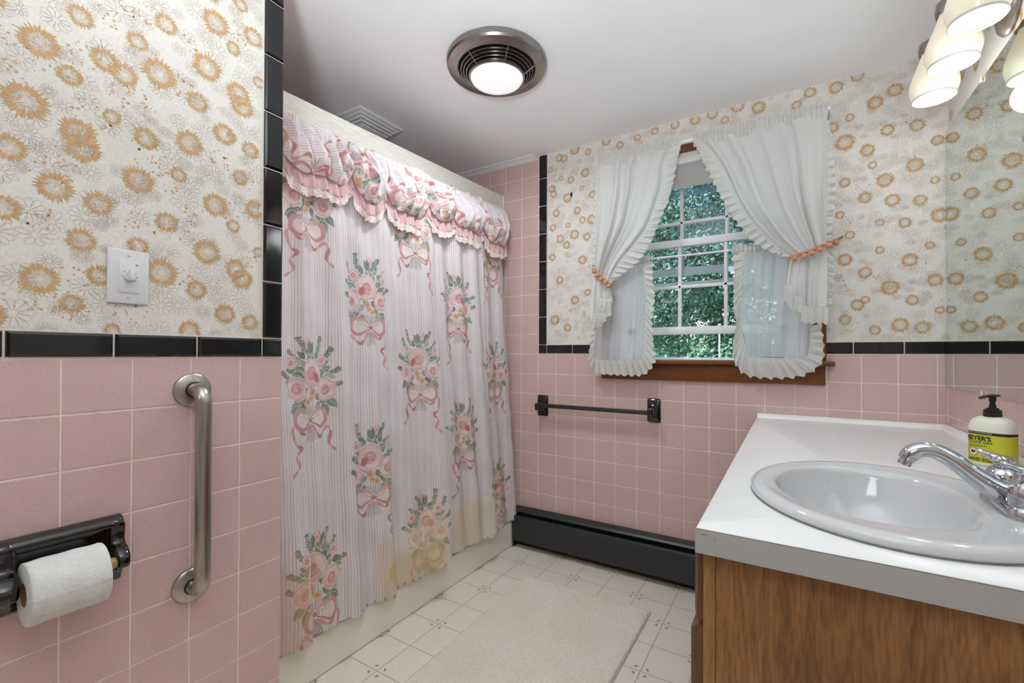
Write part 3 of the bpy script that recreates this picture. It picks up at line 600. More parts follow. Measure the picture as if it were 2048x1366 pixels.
def bouquet(pr, ox, oy, flip=1, rot=False, seed=0, sc=1.0, warm=0.0):
    rd = random.Random(seed)
    def X(x, y):
        x, y = x * flip * sc, y * sc
        return (ox - y, oy + x) if rot else (ox + x, oy + y)
    def TH(th):
        th = th if flip > 0 else PI - th
        return th + PI / 2 if rot else th
    def W(c):      # the lower rows have yellowed with age
        return (min(255, int(c[0] + 8 * warm)), int(c[1] + 2 * warm), int(c[2] - 26 * warm))
    el = lambda x, y, a, b, th, c, **k: pr.ell(*X(x, y), a * sc, b * sc, TH(th), W(c), **k)
    lf = lambda x, y, L, w, th, c, **k: pr.leaf(*X(x, y), L * sc, w * sc, TH(th), W(c), **k)
    sk = lambda P, w, c, **k: pr.stroke([X(*p) for p in P], w, W(c), **k)
    HAL = (244, 237, 236)
    def leaf2(x, y, L, w, th, c):      # pale edge, two-tone blade, veins
        lf(x - .002 * math.cos(th), y - .002 * math.sin(th), L + .004, w + .0016, th, HAL, vein=False, al=.8); lf(x, y, L, w, th, c)
        for q in (.3, .5, .7):
            px, py = x + L * q * math.cos(th), y + L * q * math.sin(th)
            for sg in (-1, 1): sk([(px, py), (px + w * .8 * math.cos(th + sg * .8), py + w * .8 * math.sin(th + sg * .8))], .0005, (196, 202, 192), al=.7)
    # sprigs round the top and sides
    for (x0, y0, x1, y1) in ((.03, .2, .052, .268), (.05, .18, .088, .232), (-.05, .17, -.080, .222), (-.03, .2, -.048, .262), (.06, .14, .108, .165), (-.07, .12, -.108, .155), (.07, .1, .112, .118)):
        P = curve([(x0, y0), ((x0 + x1) / 2 + .006, (y0 + y1) / 2), (x1, y1)]); sk(P, .0009, G2)
        for k in range(2, len(P), 2):
            for sg in (-1, 1): lf(P[k][0], P[k][1], rd.uniform(.010, .015), .0032, math.atan2(y1 - y0, x1 - x0) + sg * .85, rd.choice((G1, G2, G3, G4)), vein=False)
        lf(x1, y1, .012, .0034, math.atan2(y1 - y0, x1 - x0), G2, vein=False)
    # a dense ruff of leaves, outside first
    for rad_, n_, L0, w0 in ((.066, 20, .036, .0105), (.044, 16, .036, .0115), (.020, 9, .034, .011)):
        for k in range(n_):
            th = -.95 + (PI + 1.9) * (k + rd.uniform(-.3, .3)) / (n_ - 1); x, y = rad_ * math.cos(th), .126 + rad_ * 1.22 * math.sin(th)
            leaf2(x, y, L0 * rd.uniform(.75, 1.15), w0 * rd.uniform(.8, 1.2), th + rd.uniform(-.5, .5), rd.choice((G1, G1, G2, G3, G4)))
    for (x, y, th) in ((.050, .065, -.6), (.062, .05, -1.2), (-.05, .06, -2.4), (-.058, .052, -1.9), (.03, .05, -1.35), (-.03, .05, -1.75), (.075, .07, -.9)): leaf2(x, y, .048, .013, th, rd.choice((G1, G2)))
    # roses
    def rose(x, y, a, b, th, core, deep):
        el(x, y, a + .003, b + .003, th, HAL, al=.95); el(x, y, a, b, th, RP)
        n_ = 6; f0 = rd.uniform(0, 6)
        for k in range(n_):      # outer petals, each with its own rim
            f = f0 + k * 2 * PI / n_; cx, cy = x + a * .55 * math.cos(f), y + b * .55 * math.sin(f)
            el(cx, cy, a * .52, b * .46, f, rd.choice((RPL, RPL, (234, 204, 202), RP)), al=.95)
            sk([(cx + a * .5 * math.cos(q), cy + b * .44 * math.sin(q)) for q in np.linspace(f - 1.25, f + 1.25, 11)], [.0004, .0007, .001, .0012, .0013, .0013, .0013, .0012, .001, .0007, .0004], RPD, al=.75)
        el(x + a * .04, y - b * .04, a * .50, b * .48, 0, (226, 186, 184))
        for k in range(5):
            f = f0 + 1 + k * 1.27; rr = .50 - .07 * k
            sk([(x + a * rr * math.cos(q), y - b * .04 + b * rr * math.sin(q)) for q in np.linspace(f, f + 2.3, 10)], [.0004, .0008, .0012, .0016, .0018, .0018, .0016, .0012, .0008, .0004], deep if k > 2 else RPD, al=.8)
        el(x, y - b * .04, a * .13, b * .13, th, core)
    leaf2(-.012, .215, .045, .011, 1.95, G1); leaf2(0, .215, .045, .011, 1.15, G2); sk([(-.004, .19), (-.01, .24)], .0014, G2)
    el(-.012, .250, .0135, .019, 0, RP); el(-.008, .254, .006, .014, .2, RPL); lf(-.022, .230, .034, .0065, 1.95, G2, vein=False); lf(-.004, .230, .034, .0065, 1.25, G2, vein=False); sk([(-.018, .262), (-.010, .244), (-.005, .264)], .0010, RPD)
    for (x, y) in ((-.075, .188), (.058, .196)): rose(x, y, .0165, .018, 0, (226, 190, 158), RPD)
    rose(-.058, .104, .033, .036, .3, (226, 186, 140), RPD); rose(.070, .098, .029, .037, -.2, (176, 150, 128), RPD)
    rose(.008, .152, .043, .047, .2, (216, 168, 164), (176, 108, 112))
    el(.030, .138, .012, .019, .5, (206, 136, 134)); [sk([(.022 + k * .004, .124), (.030 + k * .004, .150)], .0007, (172, 92, 94), al=.8) for k in range(4)]
    # little peach flowers down the middle
    for (x, y, r) in ((.012, .088, .016), (-.010, .060, .015), (.006, .070, .011)):
        for k in range(9): lf(x, y, r * 1.1, r * .23, k * 2 * PI / 9 + .2, rd.choice(((228, 190, 150), (222, 172, 150), (230, 198, 156))), vein=False)
        for k in range(9): sk([(x, y), (x + r * .8 * math.cos(k * 2 * PI / 9 + .2), y + r * .8 * math.sin(k * 2 * PI / 9 + .2))], .0004, (196, 136, 104), al=.8)
        el(x, y, r * .24, r * .24, 0, (196, 132, 92))
    # stems, bow, ribbons
    for k in range(8):
        q = (k - 3.5) * .0050; sk(curve([(q * 1.6, .045), (q * .4, .0), (q * .9 + .003, -.03), (q * 1.5 + .004, -.060 - .010 * rd.random())]), .0012, rd.choice((G1, G2, (168, 176, 160), G4)))
    def ribbon(P, w0, w1, ph, k_=.23):
        n_ = len(P); wd = [w0 + w1 * abs(math.sin(i * k_ + ph)) for i in range(n_)]; sk(P, [v + .0012 for v in wd], HAL, al=.8); sk(P, wd, RIB)
        for i in range(0, n_ - 3, 1):      # turned-over stretches read darker
            if math.sin((i * k_ + ph) * 1.0) < -.1: sk(P[i:i + 2], [wd[i] * .9, wd[i + 1] * .9], RIBD, al=.55)
    tail = curve([(0, -.002), (-.022, -.03), (-.045, -.040), (-.064, -.012), (-.082, -.024), (-.070, -.070), (-.052, -.085), (-.070, -.112), (-.060, -.140), (-.088, -.165)])
    ribbon(tail, .0018, .0050, .2)
    tail = curve([(0, -.002), (.020, -.035), (.036, -.058), (.052, -.048), (.072, -.030), (.084, -.050), (.076, -.085), (.094, -.108)])
    ribbon(tail, .0018, .0048, .9)
    for sg in (-1, 1):
        up = [(0, .004), (sg * .020, .026), (sg * .044, .036), (sg * .064, .026), (sg * .070, .004)]; lo = [(sg * .066, -.012), (sg * .046, -.026), (sg * .022, -.014), (0, -.003)]
        loop = curve(up + lo)
        sk(loop, .0065, HAL, al=.8); el(sg * .042, .006, .022, .020, sg * .3, (238, 222, 220), al=.9)
        L_ = len(loop); sk(loop, [.0016 + .0056 * math.sin(PI * i / (L_ - 1)) ** .8 for i in range(L_)], RIB)
        sk(loop[L_ // 2:], [.0010 + .0030 * math.sin(PI * i / (L_ - L_ // 2)) for i in range(L_ - L_ // 2)], RIBD, al=.6); sk(curve([(sg * .008, .010), (sg * .028, .028), (sg * .050, .032)]), .0009, (234, 206, 204))
        for q in (.3, .6): sk([(sg * .006, .002), (sg * .03 * (1 + q), .024 * (1 - q * .6))], .0006, RIBD, al=.6)
    el(0, .001, .0085, .0075, 0, RIBD); sk([(-.003, .006), (-.002, -.004)], .0006, RIB)

# fold profile: near folds stand proud of the next one, so each hem steps back (seen from the door)
YBD = [.66, .876, 1.055, 1.22, 1.525, 1.915, 2.17]
AMP = [0, .034, .024, .026, .050, .032, .0]; AMPT = [0, .020, .018, .022, .036, .020, 0]
def fold(y, z):
    f = min(1, max(0, (1.86 - z) / 1.7)); ys = y + .018 * math.sin(z * 2.1 + y * 3) * (1 - f)
    for i in range(len(YBD) - 1):
        a, b = YBD[i], YBD[i + 1]
        if a <= ys <= b or i == len(YBD) - 2:
            A = AMPT[i + 1] + (AMP[i + 1] - AMPT[i + 1]) * f; A0 = AMPT[i] + (AMP[i] - AMPT[i]) * f; r = (ys - a) / (b - a); dw = .10
            if r < dw: q = r / dw; e = A0 * .45 * (1 - q * q * (3 - 2 * q)); return e
            if r > 1 - dw * .6:
                q = (r - 1 + dw * .6) / (dw * .6); return A - A * .55 * q * q * (3 - 2 * q)
            q = (r - dw) / (1 - 1.6 * dw); return A * (q ** 1.4) - .006 * f * math.sin(q * PI)
    return 0
def cbase(z): return -.205 + .105 * (1.87 - z) / 1.72
def hem(y): return .150 + .006 * math.sin(y * 9)
NY, NZ = 620, 820
ys = np.linspace(.70, 2.118, NY)
top = np.array([RZ(y) - .041 for y in ys]); bot = np.array([hem(y) for y in ys])
s_ = np.zeros(NY); xr = np.array([fold(y, .6) for y in ys]); s_[1:] = np.cumsum(np.hypot(np.diff(ys), np.diff(xr))); s_ += ys[0]
S = lambda y: float(np.interp(y, ys, s_))
pr = Print(s_[0] - .02, s_[-1] + .02, .10, 1.95)
cols = [(.895, (1.475, .846, .218), 1), (1.145, (1.79, 1.160, .530), -1), (1.398, (1.490, .890, .213), -1), (1.680, (1.79, 1.182, .572), 1), (1.966, (1.490, .855, .235), 1)]
q = 0
for (y, zs, fl_) in cols:
    for z in zs: q += 1; bouquet(pr, S(y), z, fl_ if z > .3 else -fl_, seed=q, warm=.5 * max(0, (.6 - z) / .5))
# water staining low on the cloth (old, irregular, yellow), and the tub's show-through tint
def stain(x, y, rx, ry, al, c=(214, 184, 120)):
    w = pr.win(x - rx, x + rx, y - ry, y + ry)
    if w is None: return
    A, X, Y = w; d = 1 - np.sqrt(((X - x) / rx) ** 2 + ((Y - y) / ry) ** 2); wob_ = .15 * np.sin(X * 90) + .15 * np.sin(Y * 70 + X * 40); m = np.clip(d * 2.2 + wob_ * np.clip(d * 3, 0, 1), 0, 1)
    pr.lay(A, m, c, al)
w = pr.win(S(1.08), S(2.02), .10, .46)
A, X, Y = w; edge = .372 + .012 * np.sin(X * 9); m = np.clip((edge - Y) / .006, 0, 1) * np.clip((X - S(1.19)) / .04, 0, 1) * np.clip((S(1.93) - X) / .03, 0, 1); m *= np.where(np.abs(X - S(1.52)) < .05, .3, 1.0); pr.lay(A, m, (238, 230, 206), .36)  # cream tint painted into the print for the tub showing through the cloth
stain(S(1.19), .25, .07, .16, .40); stain(S(1.205), .235, .022, .05, .5, (200, 158, 70)); stain(S(1.44), .22, .10, .09, .28, (208, 178, 96)); stain(S(1.30), .20, .16, .10, .35); stain(S(.80), .25, .08, .2, .4, (206, 164, 130)); stain(S(1.7), .26, .2, .14, .3)
w = pr.win(s_[0], s_[-1], .10, .19); A, X, Y = w; pr.lay(A, np.clip((.1565 - Y) / .001, 0, 1) * (np.sin(X * 190) > .55), (128, 120, 116), .6)
def sample(pr, s, z):
    i = np.clip(((s - pr.s0) / DR), 0, pr.w - 1.001); j = np.clip(((z - pr.z0) / DR), 0, pr.h - 1.001); i0 = i.astype(int); j0 = j.astype(int); fi = (i - i0)[..., None]; fj = (j - j0)[..., None]
    a = pr.a; return a[j0, i0] * (1 - fi) * (1 - fj) + a[j0, i0 + 1] * fi * (1 - fj) + a[j0 + 1, i0] * (1 - fi) * fj + a[j0 + 1, i0 + 1] * fi * fj
def sheet(name, P, colr, uv, mat, parent, smooth=True):
    """a fine grid of cloth: P (n,m,3) world points, colr (n,m,4) print, uv (n,m,2)"""
    n, m = P.shape[:2]; me = D.meshes.new(name); w0 = Vector((0, 0, 0)); p = parent
    while p is not None: w0 += p.location; p = p.parent
    V = (P.reshape(-1, 3) - np.array(w0)).astype(np.float32); idx = np.arange(n * m).reshape(n, m)
    F = np.stack([idx[:-1, :-1], idx[1:, :-1], idx[1:, 1:], idx[:-1, 1:]], -1).reshape(-1, 4)
    me.vertices.add(n * m); me.vertices.foreach_set('co', V.ravel()); me.loops.add(F.size); me.loops.foreach_set('vertex_index', F.ravel().astype(np.int32))
    me.polygons.add(len(F)); me.polygons.foreach_set('loop_start', np.arange(0, F.size, 4, dtype=np.int32)); me.polygons.foreach_set('use_smooth', np.ones(len(F), bool))
    me.update(calc_edges=True)
    ca = me.color_attributes.new('print', 'FLOAT_COLOR', 'POINT'); ca.data.foreach_set('color', colr.reshape(-1).astype(np.float32))
    ul = me.uv_layers.new(name='cloth'); ul.data.foreach_set('uv', uv.reshape(-1, 2)[F.ravel()].ravel().astype(np.float32))
    me.materials.append(mat); me.validate(); o = D.objects.new(name, me); COL.objects.link(o); o.parent = parent; return o
Vv = np.linspace(0, 1, NZ); P = np.zeros((NY, NZ, 3)); ZZ = np.zeros((NY, NZ))
for i, y in enumerate(ys):
    z = top[i] + (bot[i] - top[i]) * Vv
    x = np.array([cbase(a) + fold(y, a) for a in z[::20]]); x = np.interp(np.arange(NZ), np.arange(0, NZ, 20), x)
    x += .0035 * np.sin(y * 50 + 2 * np.sin(z * 3)) * np.clip((z - .2) / 1.6, 0, 1) + .0095 * np.sin(2 * PI * (y + .05 * z) / .132 + 1.3 * np.sin(y * 7)) + .0015 * np.sin(z * 31 + y * 23) + .0012 * np.sin(z * 13 - y * 41)
    P[i, :, 0] = x; P[i, :, 1] = y + .004 * np.sin(z * 5 + y * 7); P[i, :, 2] = z; ZZ[i] = z
SS = np.repeat(s_[:, None], NZ, 1)
sc_ = thing('shower_curtain', (-.2, 1.42, 1.85), 'pink striped shower curtain printed with rose bouquets hanging outside the bathtub', 'shower curtain')
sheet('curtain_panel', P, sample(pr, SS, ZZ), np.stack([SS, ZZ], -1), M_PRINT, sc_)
# gathered valance: swagged puffs, pink frill, lace edge
pv = Print(1.5, 1.98, .55, 2.4)   # print runs sideways on the valance
for k, (a, b) in enumerate(((1.66, .90), (1.76, 1.08), (1.70, 1.31), (1.76, 1.55), (1.66, 1.74), (1.74, 1.94), (1.72, .74), (1.80, 1.42))): bouquet(pv, a, b, 1 if k % 2 else -1, rot=True, seed=40 + k, sc=.85)
PB = [.62, .80, 1.075, 1.235, 1.48, 1.655, 1.89, 2.12]
def puff(y):
    for a, b in zip(PB, PB[1:]):
        if a <= y <= b: r = (y - a) / (b - a); return math.sin(PI * r), r, a
    return 0, 0, 0
NYv, NVv = 620, 150; yv = np.linspace(.70, 2.128, NYv); Pv = np.zeros((NYv, NVv, 3)); Uv = np.zeros((NYv, NVv, 2)); hemv = np.zeros(NYv); hemx = np.zeros(NYv); vv = np.linspace(0, 1, NVv)
for i, y in enumerate(yv):
    sw, r, a0 = puff(y); k_ = math.sin(a0 * 37)
    zb = 1.672 + .020 * (y - .75) - (.030 + .014 * k_) * sw ** .7 + .030 * (1 - sw) ** 4 + .010 * math.sin(y * 47 + 1) * (1 - sw * .5)
    zt = RZ(y) - .0415; bulge = np.sin(PI * .86 * np.clip(vv, 0, 1) ** 1.25) ** .8 * (.034 + .034 * sw ** .8) + .012 * vv
    pl = (.0062 * math.sin(2 * PI * y / .027 + 1.5 * math.sin(y * 9)) + .0030 * math.sin(2 * PI * y / .0171)) * (1 - vv) ** .6 * (vv * 6).clip(0.25, 1)
    rad = .014 * np.sin(2 * PI * (y / .062 + vv * .9 * (1 if k_ > 0 else -1)) + k_) * np.sin(PI * vv) + .006 * np.sin(2 * PI * (y / .035 - vv * 1.2)) * np.sin(PI * vv) * vv
    dip = -.020 * np.exp(-((y - a0) / .014) ** 2) * np.sin(PI * vv ** .7)
    Pv[i, :, 0] = -.200 + bulge + pl + rad + dip + .006; Pv[i, :, 1] = y + .010 * np.sin(PI * vv) * math.cos(PI * r) * .8; Pv[i, :, 2] = zt + (zb - zt) * vv - .010 * np.sin(PI * vv) * sw
    hemv[i] = zb; hemx[i] = Pv[i, -1, 0]
    Uv[i, :, 0] = (zt - (zt - zb) * vv); Uv[i, :, 1] = y
val = sheet('valance', Pv, sample(pv, Uv[..., 0], .55 + (Uv[..., 1] - .55)), np.stack([Uv[..., 0] * 1.0, Uv[..., 1]], -1), M_PRINT, sc_)
def vfrill(name, mat, za, zb, amp, x0, pars, ph=0.0, solid=0):
    mb = MB(); P = []
    for i in range(0, NYv, 1):
        y = yv[i]; row = []
        for t_ in np.linspace(0, 1, 7):
            w_ = (.35 + .65 * t_) * amp * (math.sin(2 * PI * y / .041 + ph + math.sin(y * 17)) + .5 * math.sin(2 * PI * y / .0233 + 1))
            row.append((hemx[i] + x0 + w_ + .006 * t_, y + .004 * math.sin(2 * PI * y / .05) * t_, hemv[i] + za + (zb - za) * t_ + .0025 * math.sin(2 * PI * y / .018) * (t_ if t_ > .9 else 0)))
        P.append(row)
    mb.grid(P, mat); return mb.build(name, pars, ang=180)
vp = vfrill('ruffle', M_PINKC, .012, -.044, .0070, -.010, val)
tag(vp, 'plain pink frill')
lc = vfrill('lace_trim', M_LACE, -.030, -.074, .0070, -.0085, val)
tag(lc, 'openwork lace edging')

# ------------------------------------------------------------------ ceiling vent over the tub
vt = thing('ceiling_vent', (-.54, 1.44, CZ), 'white louvred vent box on the ceiling behind the curtain rail', 'vent')
mb = MB()
for k in range(5):
    e = .128 - k * .0125; z = CZ - .004 - k * .0100
    mb.bbox((-.545 - e, 1.439 - e, z - .0022), (-.545 + e, 1.439 + e, z + .0022), M_WHITE, .0014)
mb.build('louvre', vt)
mb = MB(); q = [(.116, CZ - .001), (.064, CZ - .046)]; mb.add([(-.545 + sx * e, 1.439 + sy * e, z) for e, z in q for sx, sy in ((1, 1), (-1, 1), (-1, -1), (1, -1))], [(k, (k + 1) % 4, 4 + (k + 1) % 4, 4 + k) for k in range(4)], M_NICKD); mb.build('duct_throat', vt, smooth=False)
# ------------------------------------------------------------------ round fan and light unit
fx, fy = .262, 1.383
fan = thing('ceiling_fan_light', (fx, fy, CZ), 'round brushed nickel ceiling fan with lit frosted dome lens', 'ceiling light')
TM = Matrix.Translation((fx, fy, 0))
mb = MB(); mb.lathe([(.150, CZ - .0005), (.184, CZ - .0005), (.187, CZ - .006), (.186, CZ - .021), (.181, CZ - .028), (.172, CZ - .0305), (.146, CZ - .034), (.143, CZ - .032), (.141, CZ - .020), (.138, CZ - .010)], M_NICKEL, 72, TM); mb.build('trim_ring', fan, ang=30)
mb = MB(); mb.lathe([(.142, CZ - .006), (.060, CZ - .006)], M_SLOT, 48, TM); mb.lathe([(.080, CZ - .002), (.092, CZ - .052)], M_SLOT, 48, TM); mb.build('housing', fan)
mb = MB()
for r, z in ((.134, .038), (.124, .044), (.114, .051), (.104, .058)): mb.lathe([(r - .0016, CZ - z + .004), (r - .0016, CZ - z - .001), (r + .0016, CZ - z - .001), (r + .0016, CZ - z + .004), (r - .0016, CZ - z + .004)], M_NICKEL, 64, TM)
for k in range(6):
    a = k * PI / 3 + .35; mb.tube([(fx + .143 * math.cos(a), fy + .143 * math.sin(a), CZ - .032), (fx + .102 * math.cos(a), fy + .102 * math.sin(a), CZ - .060)], .0022, M_NICKEL, 8)
mb.build('grille', fan)
mb = MB(); mb.lathe([(.103, CZ - .056), (.104, CZ - .064), (.099, CZ - .066), (.097, CZ - .060)], M_NICKEL, 64, TM); mb.build('lens_ring', fan)
mb = MB(); mb.lathe([(.0985, CZ - .061), (.094, CZ - .070), (.080, CZ - .078), (.055, CZ - .083), (.025, CZ - .085), (.0005, CZ - .0855)], M_LENS, 64, TM); mb.build('lens', fan)

# ------------------------------------------------------------------ baseboard heater
hb = thing('baseboard_heater', (.46, LW - .03, 0), 'black painted metal baseboard heater along the foot of the window wall', 'heater')
HX0, HX1 = -.112, 1.105
mb = MB(); yw = LW - .004
mb.extrude(lambda x: [(x, yw, .03), (x, yw, .214), (x, yw - .006, .2155), (x, yw - .040, .206), (x, yw - .048, .198), (x, yw - .047, .194), (x, yw - .038, .200), (x, yw - .010, .207), (x, yw - .004, .200), (x, yw - .004, .03)], HX0, HX1, M_HEAT); mb.build('back_panel', hb, ang=25)
mb = MB(); mb.extrude(lambda x: [(x, yw - .061, .040), (x, yw - .062, .168), (x, yw - .058, .1765), (x, yw - .052, .1775), (x, yw - .051, .174), (x, yw - .057, .167), (x, yw - .057, .045), (x, yw - .045, .036), (x, yw - .046, .033)], HX0, HX1, M_HEAT); mb.build('front_cover', hb, ang=25)
mb = MB(); mb.box((HX0 + .003, yw - .045, .07), (HX1 - .003, yw - .006, .155), M_SLOT); mb.build('fin_core', hb, smooth=False)
for x in (HX0, .30, .72, HX1 - .004): mb = MB(); mb.box((x, yw - .057, .0 if x in (HX0, HX1 - .004) else .036), (x + .004, yw - .004, .172), M_HEAT); mb.build('bracket', hb, smooth=False)
mb = MB(); mb.box((-.118, LW - .012, .0), (1.1, LW - .001, .028), wood('floor_shoe', (52, 34, 24), (84, 58, 42), (104, 74, 54), (1, 20, 20), .5)); struct(mb.build('baseboard_window', smooth=False))

# ------------------------------------------------------------------ towel bar
tb = thing('towel_bar', (.345, LW, .80), 'black towel bar with two ceramic brackets on pink tile under the window', 'towel bar')
def bracket(xc, zc, name):
    mb = MB(); bm = bmesh.new()
    w, h = .031, .057
    prof = [(1.0, .002), (1.0, .006), (.94, .011), (.80, .013), (.66, .017), (.5, .030), (.42, .042)]
    rings = []
    for s, n in prof:
        f = 1 if s > .7 else s / .8
        hx, hz = w * s, h * s if s > .7 else h * (.30 + s * .35)
        r = min(hx, hz) * .25; ring = []
        for sx, sz, a0 in ((1, 1, 0), (-1, 1, 90), (-1, -1, 180), (1, -1, 270)):
            for q in (0, 30, 60, 90):
                th = math.radians(a0 + q); ring.append((xc + sx * (hx - r) + r * math.cos(th), yw_ - n, zc + sz * (hz - r) + r * math.sin(th)))
        rings.append(ring)
    n_ = 16; vs = [p for r in rings for p in r]
    fs = [(i * n_ + k, i * n_ + (k + 1) % n_, (i + 1) * n_ + (k + 1) % n_, (i + 1) * n_ + k) for i in range(len(rings) - 1) for k in range(n_)] + [tuple((len(rings) - 1) * n_ + k for k in range(n_))]
    mb.add(vs, fs, M_CERAM)
    mb.bbox((xc - .014, yw_ - .078, zc - .020), (xc + .014, yw_ - .030, zc + .018), M_CERAM, .007, 3)
    return mb.build(name, tb, ang=50)
yw_ = LW - .001
bracket(.046, .785, 'bracket'); bracket(.646, .798, 'bracket')
mb = MB(); mb.bbox((.036, yw_ - .067, .7815), (.656, yw_ - .047, .8015), M_HEAT, .003); o = mb.build('bar', tb)

# ------------------------------------------------------------------ things on the left wall
gb = thing('grab_bar', (0, .50, .75), 'vertical brushed steel grab bar on the pink tile wall', 'grab bar')
GY = .4995; zt, zb = .977, .521
P = [Vector((.004, GY, zt))] + [Vector((.030 + .028 * math.sin(a), GY, zt - .028 + .028 * math.cos(a))) for a in np.linspace(0, PI / 2, 10)] + [Vector((.058, GY, z)) for z in np.linspace(zt - .04, zb + .04, 6)] + [Vector((.030 + .028 * math.cos(a), GY, zb + .028 - .028 * math.sin(a))) for a in np.linspace(0, PI / 2, 10)] + [Vector((.004, GY, zb))]
mb = MB(); mb.tube(P, .0163, M_STEEL, 28); mb.build('bar', gb, ang=60)
for z in (zt, zb):
    mb = MB(); mb.lathe([(.0385, .0024), (.0390, .006), (.0375, .0085), (.034, .0100), (.026, .0130), (.0195, .0150), (.0180, .0148), (.0175, .011)], M_STEEL, 48, Matrix.Translation((0, GY, z)) @ Matrix.Rotation(PI / 2, 4, 'Y')); mb.build('flange', gb, ang=40)
    # joint shadow ring
tm = thing('timer_switch', (0, .379, 1.224), 'white wall timer switch with small round dial on floral wallpaper', 'switch')
mb = MB(); mb.bbox((.0006, .344, 1.167), (.0065, .4145, 1.281), M_WPLAS, .0035, 3); mb.build('wall_plate', tm)
mb = MB(); mb.bbox((.005, .3625, 1.190), (.0086, .3965, 1.256), M_WPLAS, .0008); di = mb.build('dial_face', tm)
mb = MB()
for q, (a, l) in enumerate(((90, 0), (130, 0), (180, 0), (35, 0), (0, 0), (-38, 0))):
    th = math.radians(a); r = .0125; c = (.0088, .3795 + r * math.cos(th), 1.2245 + r * math.sin(th)); mb.box((.0085, c[1] - .0016, c[2] - .0007), (.0090, c[1] + .0016, c[2] + .0007), M_GREY)
mb.box((.0085, .390, 1.2495), (.0090, .3945, 1.2515), M_GREY); mb.box((.0085, .3915, 1.2478), (.0090, .393, 1.2495), M_GREY)
mb.build('marking', di, smooth=False)
mb = MB(); mb.lathe([(.0102, 0), (.0102, .004), (.0095, .005), (.0001, .0052)], M_WPLAS, 32, Matrix.Translation((.0087, .3795, 1.2245)) @ Matrix.Rotation(PI / 2, 4, 'Y'))
mb.bbox((.010, .3755, 1.2145), (.0235, .3835, 1.2355), M_WPLAS, .003, 3); mb.build('knob', di)
for z in (1.268, 1.180):
    mb = MB(); mb.lathe([(.0034, 0), (.0030, .0012), (.0001, .0014)], M_WPLAS, 16, Matrix.Translation((.0063, .379, z)) @ Matrix.Rotation(PI / 2, 4, 'Y')); mb.box((.0074, .3762, z - .0004), (.0079, .3818, z + .0004), M_GREY); mb.build('screw', tm)
# toilet paper holder, black ceramic: moulded back plate, two lobed arms
th_ = thing('toilet_paper_holder', (0, .288, .66), 'black glazed ceramic toilet paper holder fixed to the pink tile', 'toilet paper holder')
def slabrow(mb, y0, y1, sect, mat, n=1): mb.extrude(lambda y: [(x, y, z) for x, z in sect], y0, y1, mat)
H0, H1, HZ0, HZ1 = .190, .367, .594, .728
mb = MB()
top_s = [(.002, HZ1 - .030), (.002, HZ1), (.010, HZ1 + .0015), (.022, HZ1 - .001), (.031, HZ1 - .008), (.033, HZ1 - .015), (.028, HZ1 - .024), (.016, HZ1 - .029)]
slabrow(mb, H0, H1, top_s, M_CERAM)
mb.bbox((.001, H0 + .002, HZ0), (.007, H1 - .002, HZ1 - .01), M_CERAM, .002)
slabrow(mb, H0, H1, [(.002, HZ0), (.010, HZ0), (.016, HZ0 + .006), (.014, HZ0 + .014), (.002, HZ0 + .018)], M_CERAM)
mb.build('back_plate', th_, ang=55)
for (ya_, yb_) in ((H0 - .002, H0 + .026), (H1 - .020, H1 + .002)):
    mb = MB()
    sect = curve([(.002, HZ1 - .002), (.022, HZ1 - .002), (.033, HZ1 - .012), (.030, HZ1 - .034), (.034, HZ1 - .050), (.052, HZ1 - .060), (.066, HZ1 - .074), (.066, HZ1 - .092), (.050, HZ1 - .100), (.030, HZ1 - .104), (.020, HZ1 - .116), (.014, HZ0 + .004), (.002, HZ0)], 5)
    n_ = len(sect); mid = (ya_ + yb_) / 2; rows = []
    for (yy, sc) in ((ya_, .86), (ya_ + .002, .95), (ya_ + .005, 1.0), (yb_ - .005, 1.0), (yb_ - .002, .95), (yb_, .86)):
        cxx, czz = .02, HZ1 - .065; rows.append([(max(.002, cxx + (p[0] - cxx) * sc), yy, czz + (p[1] - czz) * sc) for p in sect])
    vs = [p for r in rows for p in r]; fs = [(i * n_ + k, i * n_ + (k + 1) % n_, (i + 1) * n_ + (k + 1) % n_, (i + 1) * n_ + k) for i in range(5) for k in range(n_)]
    fs += [tuple(range(n_)), tuple(5 * n_ + k for k in range(n_ - 1, -1, -1))]; mb.add(vs, fs, M_CERAM); mb.build('arm', th_, ang=60)
RX, RZc = .053, HZ1 - .083
mb = MB(); mb.tube([(RX, H0 + .050, RZc), (RX, H0 + .052, RZc), (RX, H1 - .03, RZc), (RX, H1 - .015, RZc)], [.009, .0125, .0125, .009], M_BRASS, 20); mb.build('roller', th_); 
tp_ = thing('toilet_roll', (.062, .285, RZc - .006), 'white toilet paper roll on the black ceramic holder', 'toilet roll')
mb = MB(); R0, RI = .0545, .0205; yA, yB = H0 + .031, H1 - .040; cz = RZc - .0069; cx_ = RX + .004
rows = []; nk = 96
